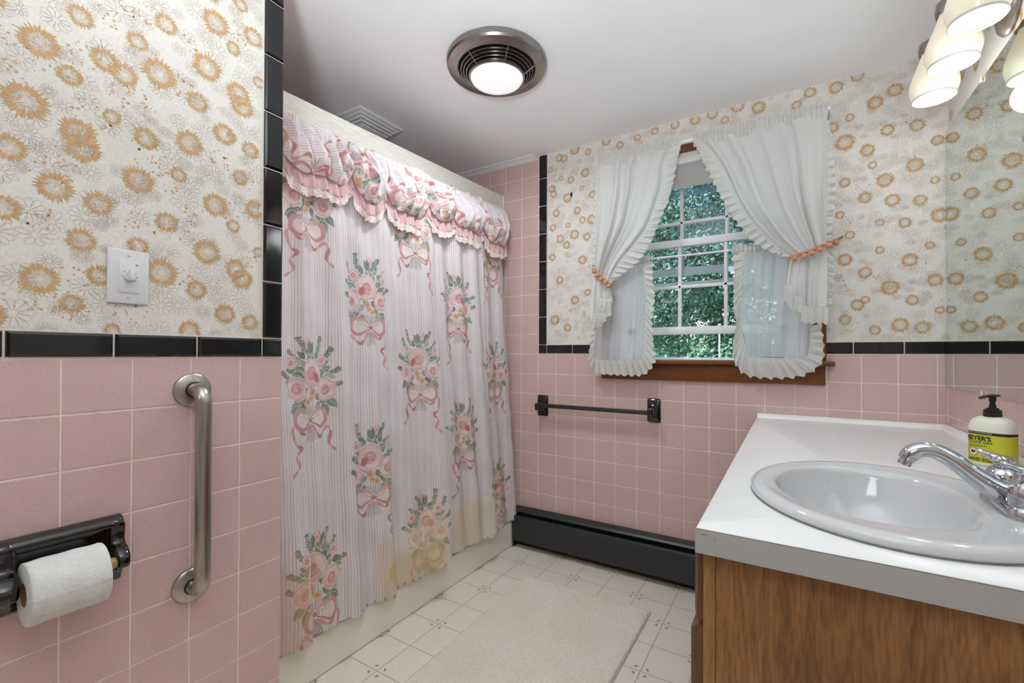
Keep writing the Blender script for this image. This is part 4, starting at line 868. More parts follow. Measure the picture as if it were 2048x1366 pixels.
for yy, rr in ((yA, RI), (yA, R0 - .004), (yA + .0006, R0 - .001), (yA + .003, R0), *[(yA + (yB - yA) * q / 24, R0) for q in range(2, 23)], (yB - .003, R0), (yB - .0006, R0 - .001), (yB, R0 - .004), (yB, RI)):
    row = []
    for k in range(nk):
        a = 2 * PI * k / nk; d = 0
        if rr == R0:
            p_ = (yy - yA) / (yB - yA)
            d = .0005 * math.sin(yy * 160 + a * 3) + .0004 * math.sin(a * 9 + yy * 60)
            la = 1.02 - .25 * math.sin(PI * p_) * (1 if p_ < .62 else .55) + .10 * math.sin(p_ * 9)          # the torn edge of the last sheet
            if a < la: d += .0011
            for (pa, py, pw) in ((-.25, .35, .1), (-.42, .5, .12), (-.1, .66, .1), (-.5, .3, .1)):
                d += .0012 * math.exp(-(((a + PI) % (2 * PI) - PI - pa) / .06) ** 2 - ((p_ - py) / pw) ** 2)
        row.append((cx_ + (rr + d) * math.cos(a), yy, cz + (rr + d) * math.sin(a)))
    rows.append(row)
vs = [p for r in rows for p in r]; mb.add(vs, [(i * nk + k, i * nk + (k + 1) % nk, (i + 1) * nk + (k + 1) % nk, (i + 1) * nk + k) for i in range(len(rows) - 1) for k in range(nk)], M_TISSUE); mb.build('paper', tp_, ang=50)
mb = MB(); tt = Matrix.Translation((cx_, yA + .0004, cz)) @ Matrix.Rotation(-PI / 2, 4, 'X'); L_ = yB - yA - .0008
mb.lathe([(RI, 0), (RI, L_), (RI - .0012, L_), (RI - .0012, 0), (RI, 0)], M_CARD, 48, tt); mb.build('cardboard_core', tp_)

# ------------------------------------------------------------------ bath rug
rg = thing('bath_rug', (.42, 1.38, 0), 'cream shaggy bath rug lying on the pale vinyl floor', 'rug')
NX_, NY_ = 230, 380; X_ = np.linspace(0, 1, NX_); Y_ = np.linspace(0, 1, NY_); XX, YY = np.meshgrid(X_, Y_, indexing='ij')
x0, x1, ya2, yb2 = .136, .712, .90, 1.852; ed = np.minimum(np.minimum(XX, 1 - XX) * (x1 - x0), np.minimum(YY, 1 - YY) * (yb2 - ya2))
rs_ = np.random.RandomState(4); nz = rs_.rand(NX_, NY_); nz = (nz + np.roll(nz, 1, 0) + np.roll(nz, 1, 1)) / 3
hh = .0135 * (1 - np.exp(-ed / .0035)) * (.78 + .36 * nz) + .0015; hh[0, :] = hh[-1, :] = .0008; hh[:, 0] = hh[:, -1] = .0008
Px = x0 + XX * (x1 - x0) + (rs_.rand(NX_, NY_) - .5) * .0022 + .008 * (YY - .5) * (XX - .2) + .004 * np.sin(YY * 7) * (XX < .02); Py = ya2 + YY * (yb2 - ya2) + (rs_.rand(NX_, NY_) - .5) * .0022 + .016 * (XX - .5) * (YY > .0)
mb = MB(); G = np.stack([Px, Py, hh], -1); idx = np.arange(NX_ * NY_).reshape(NX_, NY_); mb.add([tuple(p) for p in G.reshape(-1, 3)], np.stack([idx[:-1, :-1], idx[1:, :-1], idx[1:, 1:], idx[:-1, 1:]], -1).reshape(-1, 4).tolist(), M_RUG)
mb.build('pile', rg, ang=180)

# ------------------------------------------------------------------ vanity cabinet, worktop, basin, tap
vc = thing('vanity_cabinet', (1.4, 1.45, 0), 'brown wood vanity cabinet under the white countertop', 'cabinet')
VX0, VY0, VZ1 = 1.088, .742, CT - .039
mb = MB(); mb.bbox((1.106, VY0, .0), (RW - .004, VY0 + .016, VZ1), M_WOOD, .001); mb.build('end_panel', vc)
mb = MB(); mb.bbox((VX0, VY0 - .001, .095), (1.1055, VY0 + .045, VZ1), M_WOODL, .0012); mb.bbox((VX0, LW - .05, .095), (1.1055, LW - .07 + .06, VZ1), M_WOODL, .0012)
for z0, z1 in ((.095, .13), (.628, .655), (VZ1 - .03, VZ1)): mb.bbox((VX0 + .0005, VY0 + .045, z0), (1.105, LW - .05, z1), M_WOODL, .001)
for yy in (1.21, 1.66): mb.bbox((VX0 + .0004, yy, .095), (1.105, yy + .04, VZ1), M_WOODL, .001)
mb.build('face_frame', vc)
mb = MB(); mb.box((1.106, VY0 + .016, .095), (RW - .004, LW - .012, .11), M_WOODD); mb.box((1.15, VY0 + .016, 0), (1.165, LW - .012, .095), M_WOODD); mb.box((1.1058, VY0 + .016, .11), (1.1085, LW - .012, VZ1), M_SLOT); mb.build('carcass', vc, smooth=False)
cells = ((VY0 + .004, 1.222), (1.238, 1.672), (1.688, 2.09))
def front(y0, y1, z0, z1, name, d0):
    mb = MB(); x = VX0 - .001; b = .010
    rings = [(0, y0, z0, y1, z1), (-.008, y0, z0, y1, z1), (-d0, y0 + b, z0 + b, y1 - b, z1 - b)]
    vs = [];
    for dx, a, c, e, g in rings: vs += [(x + dx, a, c), (x + dx, e, c), (x + dx, e, g), (x + dx, a, g)]
    fs = [(i * 4 + k, i * 4 + (k + 1) % 4, (i + 1) * 4 + (k + 1) % 4, (i + 1) * 4 + k) for i in range(2) for k in range(4)] + [(8, 9, 10, 11), (3, 2, 1, 0)]
    mb.add(vs, fs, M_WOODD); return mb.build(name, vc, smooth=False)
for k, (a, b) in enumerate(cells):
    dr = front(a, b, .650, VZ1 - .004, 'drawer', .013); do = front(a, b, .105, .640, 'door', .019)
    for par, zz in ((dr, .705), (do, .60)):
        mb = MB(); mb.lathe([(.006, 0), (.006, .010), (.014, .016), (.015, .022), (.010, .026), (.0005, .027)], M_BRONZE, 20, Matrix.Translation((VX0 - (.014 if par is dr else .020), (a + b) / 2 + (0 if par is dr else .15), zz)) @ Matrix.Rotation(-PI / 2, 4, 'Y')); mb.build('knob', par)
ct = thing('countertop', (1.38, 1.45, CT), 'white laminate countertop with low backsplash strips along both walls', 'countertop')
SX, SY, SA, SB = 1.351, 1.030, .216, .254
x0, x1, y0, y1, z0, z1 = 1.080, RW - .003, .728, LW - .004, CT - .039, CT
angs = sorted(set([2 * PI * k / 96 for k in range(96)] + [math.atan2(yy - SY, xx - SX) % (2 * PI) for xx in (x0, x1) for yy in (y0, y1)]))
hole = [(SX + (SA - .02) * math.cos(a), SY + (SB - .02) * math.sin(a)) for a in angs]; rim = []
for a in angs:
    c, s = math.cos(a), math.sin(a); tt = min([((x1 if c > 0 else x0) - SX) / c if abs(c) > 1e-9 else 9e9, ((y1 if s > 0 else y0) - SY) / s if abs(s) > 1e-9 else 9e9]); rim.append((SX + c * tt, SY + s * tt))
n_ = len(angs); mb = MB()
def inset(p, d): return (min(max(p[0], x0 + d), x1 - d), min(max(p[1], y0 + d), y1 - d))
vs = [(*p, z1) for p in hole] + [(*inset(p, .002), z1) for p in rim] + [(*p, z1 - .002) for p in rim]
mb.add(vs, [(k, (k + 1) % n_, n_ + (k + 1) % n_, n_ + k) for k in range(n_)] + [(n_ + k, n_ + (k + 1) % n_, 2 * n_ + (k + 1) % n_, 2 * n_ + k) for k in range(n_)], M_COUNT)
vs = [(*p, z1) for p in hole] + [(*p, z0) for p in hole] + [(*p, z0) for p in rim]
mb.add(vs, [(k, n_ + k, n_ + (k + 1) % n_, (k + 1) % n_) for k in range(n_)] + [(n_ + k, 2 * n_ + k, 2 * n_ + (k + 1) % n_, n_ + (k + 1) % n_) for k in range(n_)], M_COUNT)
mb.build('slab', ct, ang=50)
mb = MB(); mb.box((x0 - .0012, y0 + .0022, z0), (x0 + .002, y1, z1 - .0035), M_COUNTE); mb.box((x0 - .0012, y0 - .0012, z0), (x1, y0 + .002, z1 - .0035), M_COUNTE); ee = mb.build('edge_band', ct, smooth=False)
mb = MB(); mb.box((x0 - .0006, y0 + .0022, z1 - .0036), (x0 + .002, y1, z1 - .0024), M_SEAM); mb.box((x0 - .0006, y0 - .0006, z1 - .0036), (x1, y0 + .002, z1 - .0024), M_SEAM)
mb.box((x0 + .007, y0 - .0014, z1 - .0105), (x0 + .016, y0 - .0011, z1 - .0085), M_SEAM); mb.box((x0 + .026, y0 - .0014, z1 - .016), (x0 + .0272, y0 - .0011, z1 - .011), M_SEAM); mb.build('seam', ee, smooth=False)
mb = MB()
pf = [(0, 0), (.022, 0), (.020, .006), (.016, .012), (.010, .0165), (.003, .018), (0, .018)]
mb.extrude(lambda x: [(x, y1 - a, CT + b) for a, b in pf], 1.083, x1, M_COUNT); mb.extrude(lambda y: [(x1 - a, y, CT + b) for a, b in pf], .74, y1, M_COUNT); mb.build('backsplash_strip', ct, ang=30)
sk_ = thing('sink_basin', (SX, SY, CT), 'white oval porcelain basin set into the countertop', 'sink')
NS = 96; rings = []
def ring(cx, cy, a, b, z, e=2.0):
    r = []
    for k in range(NS):
        th = 2 * PI * k / NS; c, s = math.cos(th), math.sin(th); p = e if c > 0 else 2.0; r.append((cx + a * math.copysign(abs(c) ** (2 / p), c), cy + b * math.copysign(abs(s) ** (2 / (p if c > 0 else 2.0)), s), z))
    return r
for args in ((SX, SY, SA - .006, SB - .006, CT - .004), (SX, SY, SA - .003, SB - .003, CT + .0015), (SX, SY, SA - .001, SB - .001, CT + .003), (SX, SY, SA + .001, SB + .001, CT + .0075), (SX, SY, SA, SB, CT + .0125), (SX, SY, SA - .004, SB - .004, CT + .0165), (SX, SY, SA - .011, SB - .011, CT + .0190), (SX, SY, SA - .022, SB - .022, CT + .0185), (SX - .008, SY, SA - .036, SB - .036, CT + .0165, 2.1),
             (1.322, 1.035, .150, .193, CT + .0158, 2.6), (1.3215, 1.035, .146, .1885, CT + .0152, 2.6), (1.321, 1.035, .1425, .185, CT + .0130, 2.6), (1.3205, 1.035, .140, .182, CT + .0085, 2.6), (1.320, 1.035, .1375, .179, CT - .002, 2.6), (1.321, 1.035, .131, .171, CT - .030, 2.5), (1.324, 1.035, .120, .156, CT - .065, 2.4), (1.328, 1.034, .102, .132, CT - .096, 2.2), (1.334, 1.033, .074, .094, CT - .116, 2.0), (1.338, 1.032, .046, .054, CT - .1255), (1.34, 1.031, .026, .026, CT - .129), (1.34, 1.031, .022, .022, CT - .131)):
    rings.append(ring(*args))
mb = MB(); vs = [p for r in rings for p in r]; mb.add(vs, [(i * NS + k, i * NS + (k + 1) % NS, (i + 1) * NS + (k + 1) % NS, (i + 1) * NS + k) for i in range(len(rings) - 1) for k in range(NS)], M_PORC); mb.build('bowl', sk_, ang=70)
ra, rb = ring(SX, SY, SA + .0006, SB + .0006, CT + .0004), ring(SX, SY, SA - .004, SB - .004, CT + .0022)
mb = MB(); mb.add(ra + rb, [(k, (k + 1) % NS, NS + (k + 1) % NS, NS + k) for k in range(NS)], M_SEAM); mb.build('sealant_shade', sk_)  # grey ring: sealant line, with the shade under the rim coloured in
mb = MB(); mb.lathe([(.024, CT - .1285), (.024, CT - .127), (.018, CT - .1265), (.017, CT - .131), (.0005, CT - .132)], M_CHROME, 32, Matrix.Translation((1.34, 1.031, 0))); mb.build('drain', sk_)
fc = thing('faucet', (1.512, 1.03, CT + .016), 'chrome faucet with curved spout and two handles at the back of the basin', 'faucet')
FXc, FYc, FZ = 1.512, 1.030, CT + .0165
def stad(L, W, n=12):
    return [(W * math.cos(a), L + W * math.sin(a)) for a in np.linspace(0, PI, n)] + [(W * math.cos(a), -L + W * math.sin(a)) for a in np.linspace(PI, 2 * PI, n)]
mb = MB(); rr = [(.051, .0275, 0), (.051, .0275, .006), (.051, .0255, .014), (.050, .0215, .020), (.049, .016, .0225)]; rows = [[(FXc + x, FYc + y, FZ + z) for x, y in stad(L, W)] for L, W, z in rr]; n_ = 24
vs = [p for r in rows for p in r]; mb.add(vs, [(i * n_ + k, i * n_ + (k + 1) % n_, (i + 1) * n_ + (k + 1) % n_, (i + 1) * n_ + k) for i in range(4) for k in range(n_)] + [tuple(4 * n_ + k for k in range(n_))], M_CHROME); mb.build('base', fc, ang=50)
C = curve([(1.512, .838), (1.498, .842), (1.480, .852), (1.458, .869), (1.436, .888), (1.415, .899), (1.397, .899), (1.384, .890), (1.378, .880)], 6)
rad = np.interp(np.linspace(0, 1, len(C)), [0, .15, .4, .7, .88, 1], [.021, .0165, .0130, .0118, .0128, .0115])
mb = MB(); mb.tube([(p[0], FYc, p[1]) for p in C], list(rad), M_CHROME, 28, flat=list(np.interp(np.linspace(0, 1, len(C)), [0, .3, 1], [1, 1.15, 1.05]))); mb.lathe([(.019, FZ + .010), (.0195, FZ + .03), (.016, FZ + .038), (.0005, FZ + .043)], M_CHROME, 32, Matrix.Translation((FXc + .002, FYc, 0))); sp_ = mb.build('spout', fc, ang=60)
mb = MB(); mb.lathe([(.0090, 0), (.0098, -.004), (.0098, -.010), (.0080, -.0105), (.0078, -.006)], M_CHROME, 28, Matrix.Translation((1.3785, FYc, .8805)) @ Matrix.Rotation(.35, 4, 'Y')); mb.build('aerator', sp_)
for sg, rot in ((1, 2.75), (-1, 3.3)):
    yy = FYc + sg * .051; TT = Matrix.Translation((FXc, yy, FZ))
    mb = MB(); mb.lathe([(.0225, .018), (.0232, .022), (.0225, .024), (.0230, .026), (.0235, .034), (.0215, .046), (.0160, .055), (.0110, .058), (.0100, .061), (.0105, .064), (.0150, .066), (.0165, .069), (.0150, .073), (.0080, .0765), (.0005, .0775)], M_CHROME, 36, TT); hd = mb.build('handle', fc, ang=40)
    mb = MB(); d = Vector((math.cos(rot), math.sin(rot) * .6, 0)); pts = [Vector((FXc, yy, FZ + .069)) + d * q + Vector((0, 0, .42 * q)) for q in np.linspace(0, .033, 9)]
    mb.tube(pts, [.0105, .0100, .0088, .0080, .0078, .0082, .0088, .0082, .004], M_CHROME, 20, flat=[.8] * 4 + [.7, .62, .55, .5, .4]); mb.build('lever', hd, ang=60)

# ------------------------------------------------------------------ soap bottle
BX, BY, BZ = 1.619, 1.512, CT + .0004
bt = thing('soap_bottle', (BX, BY, BZ), 'hand soap pump bottle with yellow green label beside the basin', 'soap bottle')
BR = math.radians(-132)      # the front of the label looks this way
def bp(a, z, k=1.0, ax=.0405, ay=.0300, e=2.9):
    c, s = math.cos(a), math.sin(a); x = ax * k * math.copysign(abs(c) ** (2 / e), c); y = ay * k * math.copysign(abs(s) ** (2 / e), s)
    # y: the label's outward axis, x: along the label
    X = Vector((-math.sin(BR), math.cos(BR), 0)); Y = Vector((math.cos(BR), math.sin(BR), 0)); return Vector((BX, BY, BZ + z)) + X * x + Y * y
NB = 64
def shell(rows, mat, name, parent, cap=True, ang=40):
    mb = MB(); vs = [bp(2 * PI * k / NB, z, s, *(extra or ())) for (z, s, *extra) in rows for k in range(NB)]
    fs = [(i * NB + k, i * NB + (k + 1) % NB, (i + 1) * NB + (k + 1) % NB, (i + 1) * NB + k) for i in range(len(rows) - 1) for k in range(NB)]
    if cap: fs += [tuple(range(NB - 1, -1, -1))]
    mb.add(vs, fs, mat); return mb.build(name, parent, ang=ang)
sh = [(0, .93), (.002, .98), (.006, 1.0), (.088, 1.0), (.094, .985), (.100, .95), (.106, .88), (.111, .78), (.115, .62), (.117, .44), (.1175, .40)]
shell(sh, M_SOAPB, 'bottle', bt)
lab = shell([(.007, 1.006), (.0805, 1.006)], M_LABEL, 'label', bt, cap=False)
shell([(.0742, 1.009), (.0808, 1.009)], M_INK, 'black_band', lab, cap=False)
def surf(u, z, k=1.012):
    """point on the front of the label: u along it, from the middle"""
    x = u; ax, ay, e = .0405 * k, .0300 * k, 2.9
    q = min(.999, abs(x) / ax); y = ay * (1 - q ** e) ** (1 / e)
    X = Vector((-math.sin(BR), math.cos(BR), 0)); Y = Vector((math.cos(BR), math.sin(BR), 0)); return Vector((BX, BY, BZ + z)) + X * x + Y * y
dgs = bpy.context.evaluated_depsgraph_get
def text_on(txt, size, u0, z0, mat, name, parent, width=None, bold=.0, spacing=1.0, k=1.014):
    """lettering wrapped on the label; u0 is the left end as read"""
    cu = D.curves.new(name, 'FONT'); cu.body = txt; cu.size = size; cu.space_character = spacing; cu.offset = bold; cu.resolution_u = 3; cu.fill_mode = 'FRONT'
    ob = D.objects.new(name + '_tmp', cu); COL.objects.link(ob); bpy.context.view_layer.update()
    me = D.meshes.new_from_object(ob.evaluated_get(dgs())); D.objects.remove(ob)
    bm = bmesh.new(); bm.from_mesh(me); bmesh.ops.triangulate(bm, faces=bm.faces[:]); D.meshes.remove(me)
    xs = [v.co.x for v in bm.verts]; mx = max(xs) - min(xs); fx_ = (width / mx) if width else 1.0
    m2 = MB(); bm.verts.index_update()
    m2.add([surf(u0 + (v.co.x - min(xs)) * fx_, z0 + v.co.y, k) for v in bm.verts], [[v.index for v in f.verts] for f in bm.faces], mat); bm.free()
    return m2.build(name, parent, smooth=False)
text_on("MEYER'S", .0145, -.0395, .0600, M_INK, 'lettering', lab, .052, .0006, 1.0)
text_on("CLEAN DAY", .0085, -.034, .0525, M_INK, 'lettering', lab, .050, .0002, 1.15)
text_on("HAND SOAP", .0105, -.034, .0105, M_INK, 'lettering', lab, .052, .0004, 1.05)
mb = MB()      # lines of print too fine to read
for z, u0, u1, m_ in ((.0485, -.035, .004, M_INK), (.0460, -.035, .006, M_INK), (.0435, -.035, -.004, M_INK), (.0255, -.006, .020, M_LRED), (.0225, -.006, .024, M_INK), (.0385, -.036, -.032, M_INK), (.0350, -.037, -.033, M_INK), (.0315, -.037, -.034, M_INK), (.0280, -.037, -.033, M_INK), (.0775, -.036, .014, M_LWHITE)):
    u = u0; rq = random.Random(int(z * 1e4))
    while u < u1:
        w_ = rq.uniform(.0012, .0034); e_ = min(u + w_, u1); h_ = .0011; mb.poly([surf(u, z, 1.014), surf(e_, z, 1.014), surf(e_, z + h_, 1.014), surf(u, z + h_, 1.014)], m_); u += w_ + .0009
mb.build('fine_print', lab, smooth=False)
mb = MB(); c0 = (-.022, .0315)
mb.poly([surf(c0[0] + .0095 * math.cos(a), c0[1] + .0095 * math.sin(a), 1.013) for a in np.linspace(0, 2 * PI, 28)[:-1]], M_LRED)
mb.poly([surf(c0[0] + .0080 * math.cos(a), c0[1] + .0080 * math.sin(a), 1.017) for a in np.linspace(0, 2 * PI, 28)[:-1]], M_LWHITE)
for a in (0, 1.2, 2.4, 3.6, 4.8): mb.poly([surf(c0[0] + .0035 * math.cos(a) + .0028 * math.cos(b) * .9, c0[1] + .0025 * math.sin(a) + .0016 * math.sin(b), 1.021) for b in np.linspace(0, 2 * PI, 10)[:-1]], M_INK)
mb.build('emblem', lab, smooth=False)
mb = MB(); TB = Matrix.Translation((BX, BY, BZ))
mb.lathe([(.0165, .1165), (.0168, .118), (.0160, .1325), (.0150, .1335), (.0115, .1340), (.0115, .1375), (.0070, .1385), (.0065, .145), (.0050, .146), (.0050, .152), (.0066, .154), (.0066, .158), (.0062, .164)], M_PUMP, 32, TB); pu = mb.build('pump_collar', bt, ang=30)
mb = MB(); dv = Vector((-.93, -.37, 0)); o_ = Vector((BX, BY, BZ + .166))
mb.tube([o_ + dv * q + Vector((0, 0, h)) for q, h in ((-.013, .001), (-.006, .0015), (.004, .001), (.016, -.001), (.024, -.0035), (.027, -.006))], [.006, .0085, .0080, .0055, .0045, .0032], M_PUMP, 18, flat=[.4, .42, .45, .6, .8, .9]); mb.build('pump_head', pu, ang=50)

# ------------------------------------------------------------------ mirror and its clips
mi = thing('wall_mirror', (RW, 1.45, 1.41), 'large frameless wall mirror above the countertop', 'mirror')
mb = MB(); mb.bbox((RW - .0075, .80, .952), (RW - .0015, LW - .006, 1.868), M_MIRROR, .0008, 1); mb.build('glass', mi, smooth=False)
for z, s in ((.952, -1), (1.868, 1)):
    for yy in (1.80, 1.15):
        mb = MB(); mb.bbox((RW - .013, yy - .007, z - .010), (RW - .0078, yy + .007, z + .010), M_CLIP, .002); mb.build('clip', mi)

# ------------------------------------------------------------------ three-lamp vanity light
vl = thing('vanity_light', (RW, 1.62, 1.98), 'brushed nickel vanity light with three cream glass shades above the mirror', 'wall light')
mb = MB(); mb.lathe([(.066, .001), (.067, .006), (.060, .014), (.040, .022), (.022, .026), (.020, .040), (.0005, .046)], M_NICKEL, 48, Matrix.Translation((RW - .001, 1.62, 1.955)) @ Matrix.Rotation(-PI / 2, 4, 'Y')); mb.build('wall_plate', vl, ang=35)
mb = MB(); mb.tube([(RW - .045, 1.40, 2.035), (RW - .045, 1.84, 2.035)], .0085, M_NICKEL, 16); mb.tube([(RW - .004, 1.62, 1.965), (RW - .035, 1.62, 1.975), (RW - .045, 1.62, 2.035)], .009, M_NICKEL, 14); mb.build('bar', vl)
LAMPY = (1.806, 1.620, 1.436); LX = 1.575; LZ = 1.843
for yy in LAMPY:
    TT = Matrix.Translation((LX, yy, LZ))
    mb = MB(); mb.tube(curve([(RW - .045, yy, 2.035), (RW - .070, yy, 2.050), (LX + .012, yy, 2.052), (LX, yy, 2.040), (LX, yy, 2.020)], 5), .0065, M_NICKEL, 12); ar = mb.build('arm', vl)
    mb = MB(); mb.lathe([(.0005, .180), (.022, .178), (.034, .170), (.036, .160), (.036, .142), (.033, .136), (.031, .138)], M_NICKEL, 36, TT); mb.build('socket_cup', ar)
    prof = [(.0285, .142), (.0310, .130), (.0370, .112), (.0460, .088), (.0540, .064), (.0580, .044), (.0575, .028), (.0535, .014), (.0500, .006)]
    mb = MB(); pp = curve(prof, 4); mb.lathe([(p[0], p[1]) for p in pp], M_LGLASS, 56, TT)
    mb.lathe([(.0500, .006), (.0520, .004), (.0525, .001), (.0510, -.001), (.0480, -.001), (.0465, .002)], M_LRIM, 56, TT); gs = mb.build('shade', ar, ang=180)
    tag(gs, 'ribbed cream glass shade')
    mb = MB(); mb.lathe([(max(.001, p[0] - .0035), p[1]) for p in reversed(pp)], M_LIN, 56, TT); mb.build('shade_lining', gs, ang=180)
    mb = MB(); mb.lathe([(.0005, .016), (.024, .018), (.036, .028), (.042, .046), (.036, .066), (.020, .086), (.012, .110)], M_BULB, 32, TT); mb.build('bulb', ar)

# ------------------------------------------------------------------ window curtains
EYE = (1.2039, 1.0625)
def shift(pts, d):
    """outlines were measured on the plane LW-.05; carry them to the plane LW-d"""
    f = (LW - d) / (LW - .05); return [(EYE[0] + (x - EYE[0]) * f, EYE[1] + (z - EYE[1]) * f) for x, z in pts]
def along(pts, n):
    P = np.array(curve(pts, 8)); L = np.r_[0, np.cumsum(np.hypot(*np.diff(P, axis=0).T))]; t_ = np.linspace(0, L[-1], n); return np.stack([np.interp(t_, L, P[:, 0]), np.interp(t_, L, P[:, 1])], -1), t_
def drape(name, A, B, yb, nf, amp, mat, parent, nu=150, nv=90, seed=1, lower=None, gather=None):
    """cloth between a left and a right outline, falling in soft folds"""
    a, _ = along(A, nv); b, _ = along(B, nv); rd = random.Random(seed); ph = [rd.uniform(0, 6.28) for _ in range(4)]; P = []
    us = np.linspace(0, 1, nu); wq = us + .035 * np.sin(2 * PI * us * 1.7 + ph[0]) + .018 * np.sin(2 * PI * us * 4.3 + ph[1])
    for j in range(nv):
        v = j / (nv - 1); w = math.hypot(*(b[j] - a[j])); am = amp(v) if callable(amp) else amp
        f = np.sin(2 * PI * nf * wq + ph[2]); f2 = np.sin(2 * PI * nf * 2.7 * wq + ph[3])
        y = yb(v) - am * (f * (.75 + .25 * np.sin(us * 9 + ph[1])) + .10 * f2)
        x = a[j, 0] + (b[j, 0] - a[j, 0]) * us; z = a[j, 1] + (b[j, 1] - a[j, 1]) * us
        if lower is not None: z = z + lower(us, v)
        P.append([(x[i], y[i], z[i]) for i in range(nu)])
    mb = MB(); mb.grid(P, mat); return mb.build(name, parent, ang=180)
def frill(name, S_, O_, y0, amp, wl, mat, parent, seed=0, n=None, head=.006, nt=8):
    """gathered edging: S_ the seam it is sewn on, O_ its free edge"""
    _, t0 = along(S_, 60); n = n or int(t0[-1] / .0022); s, t_ = along(S_, n); o, _ = along(O_, n); rd = random.Random(seed); p1, p2, p3 = [rd.uniform(0, 6.28) for _ in range(3)]
    P = []
    for i in range(n):
        L = t_[i]; w = math.sin(2 * PI * L / wl + p1 + 1.2 * math.sin(L * 31 + p2)) + .45 * math.sin(2 * PI * L / (wl * .47) + p3); d = o[i] - s[i]; ln = max(1e-6, math.hypot(*d)); u = d / ln; tg = np.array([-u[1], u[0]]); row = []
        for q in np.linspace(-1, nt - 1, nt + 1):
            if q < 0: c = s[i] - u * head; y = y0 - .0035 - .0022 * math.sin(2 * PI * L / (wl * .33)); 
            else:
                f = q / (nt - 1); lenf = 1 + .07 * math.sin(2 * PI * L / wl + p1 + 1) * f; c = s[i] + d * f * lenf + tg * (.32 * amp * math.cos(2 * PI * L / wl + p1) * f); y = y0 - amp * w * f ** .8 - .004 * math.sin(PI * min(1, f * 3)) - .0012 * math.sin(2 * PI * L / (wl * .33)) * (1 - f)
            row.append((c[0], y, c[1]))
        P.append(row)
    mb = MB(); mb.grid(P, mat); return mb.build(name, parent, ang=180)
def header(name, xa, xb, zlo, zhi, yc, mat, parent, seed=0, r=.011):
    """pocket gathered tightly on the rod, with a little stand-up heading"""
    rd = random.Random(seed); p1 = rd.uniform(0, 6); n = int((xb - xa) / .0011); P = []
    for i in range(n):
        x = xa + (xb - xa) * i / (n - 1); w = math.sin(2 * PI * x / .0155 + 1.6 * math.sin(x * 43 + p1)); w2 = math.sin(2 * PI * x / .047 + p1); row = []
        zm = (zlo + zhi) / 2
        for f, yy, zz in ((0, -.004, zlo - .004), (.08, -.0075, zlo), (.2, -.011, zlo + (zhi - zlo) * .12), (.45, -.0165, zm - .004), (.6, -.0165, zm + .006), (.75, -.012, zhi - .010), (.85, -.0085, zhi - .005), (1, -.010, zhi + .006)):
            k = .0044 if 0 < f < .8 else .0052
            row.append((x + (.002 * math.sin(x * 210)) * (f == 1), yc + yy - k * w - (.002 * w2 if f in (0, 1) else 0), zz + (.0035 * w2 + .0022 * w) * (f == 1) - (.002 * w) * (f == 0)))
        P.append(row)
    mb = MB(); mb.grid(P, mat); return mb.build(name, parent, ang=180)
DU, DC = .092, .062        # planes of the upper panels and of the cafe pair, in front of the wall
rod = thing('curtain_rod', (.85, LW - .07, 2.03), 'white curtain rod carrying the two upper ruffled panels', 'curtain rod')
(rxa, rz), (rxb, _) = shift([(.362, 2.031)], DU)[0], shift([(1.338, 2.031)], DU)[0]
mb = MB(); mb.tube(curve([(rxa, LW - .001, rz), (rxa, LW - .06, rz), (rxa + .012, LW - DU + .004, rz), (rxa + .04, LW - DU + .002, rz), (.86, LW - DU + .002, rz), (rxb - .04, LW - DU + .002, rz), (rxb - .012, LW - DU + .004, rz), (rxb, LW - .06, rz), (rxb, LW - .001, rz)], 5), .0085, M_WHITE, 14, flat=None); mb.build('rod', rod, ang=60)
crod = thing('cafe_rod', (.85, LW - .06, 1.52), 'thin white rod across the window carrying the lower cafe curtains', 'curtain rod')
cz_ = shift([(0, 1.514)], DC)[0][1]
mb = MB(); mb.tube([(.375, LW - .019, cz_), (.375, LW - DC + .004, cz_), (.385, LW - DC, cz_), (1.325, LW - DC, cz_), (1.335, LW - DC + .004, cz_), (1.335, LW - .019, cz_)], .0045, M_WHITE, 12); mb.build('rod', crod, ang=60)

# -- lower pair
def cafe(label, A, B, S_, O_, S2, O2, xa, xb, seed):
    r = thing('cafe_curtain', ((xa + xb) / 2, LW - DC, cz_), label, 'curtain')
    pn = drape('panel', shift(A, DC), shift(B, DC), lambda v: LW - DC - .004, 5.5, lambda v: .0045 + .0035 * v, M_SHEER2, r, seed=seed)
    header('rod_pocket', xa, xb, cz_ - .017, cz_ + .012, LW - DC + .004, M_SHEER, r, seed)
    frill('ruffle', shift(S_, DC), shift(O_, DC), LW - DC - .008, .0075, .030, M_RUFF, r, seed)
    if S2: frill('ruffle', shift(S2, DC), shift(O2, DC), LW - DC - .006, .0065, .030, M_RUFF, r, seed + 3)
    return r
cafe('left lower cafe curtain, sheer white with ruffled edge, hanging over the window sill', [(.372, 1.495), (.368, 1.3), (.36, 1.04)], [(.614, 1.495), (.619, 1.35), (.616, 1.2), (.606, 1.04)],
     [(.613, 1.500), (.619, 1.434), (.624, 1.35), (.621, 1.267), (.614, 1.13), (.606, 1.06), (.590, 1.042), (.55, 1.036), (.48, 1.034), (.40, 1.036), (.362, 1.04)],
     [(.655, 1.500), (.654, 1.42), (.662, 1.33), (.650, 1.23), (.655, 1.12), (.664, 1.045), (.640, .995), (.595, .966), (.49, .966), (.40, .970), (.362, .985)],
     [(.372, 1.20), (.364, 1.12), (.360, 1.05), (.366, 1.04)], [(.350, 1.20), (.338, 1.10), (.334, 1.03), (.352, .985)], *[shift([(x, 0)], DC)[0][0] for x in (.372, .640)], 5)
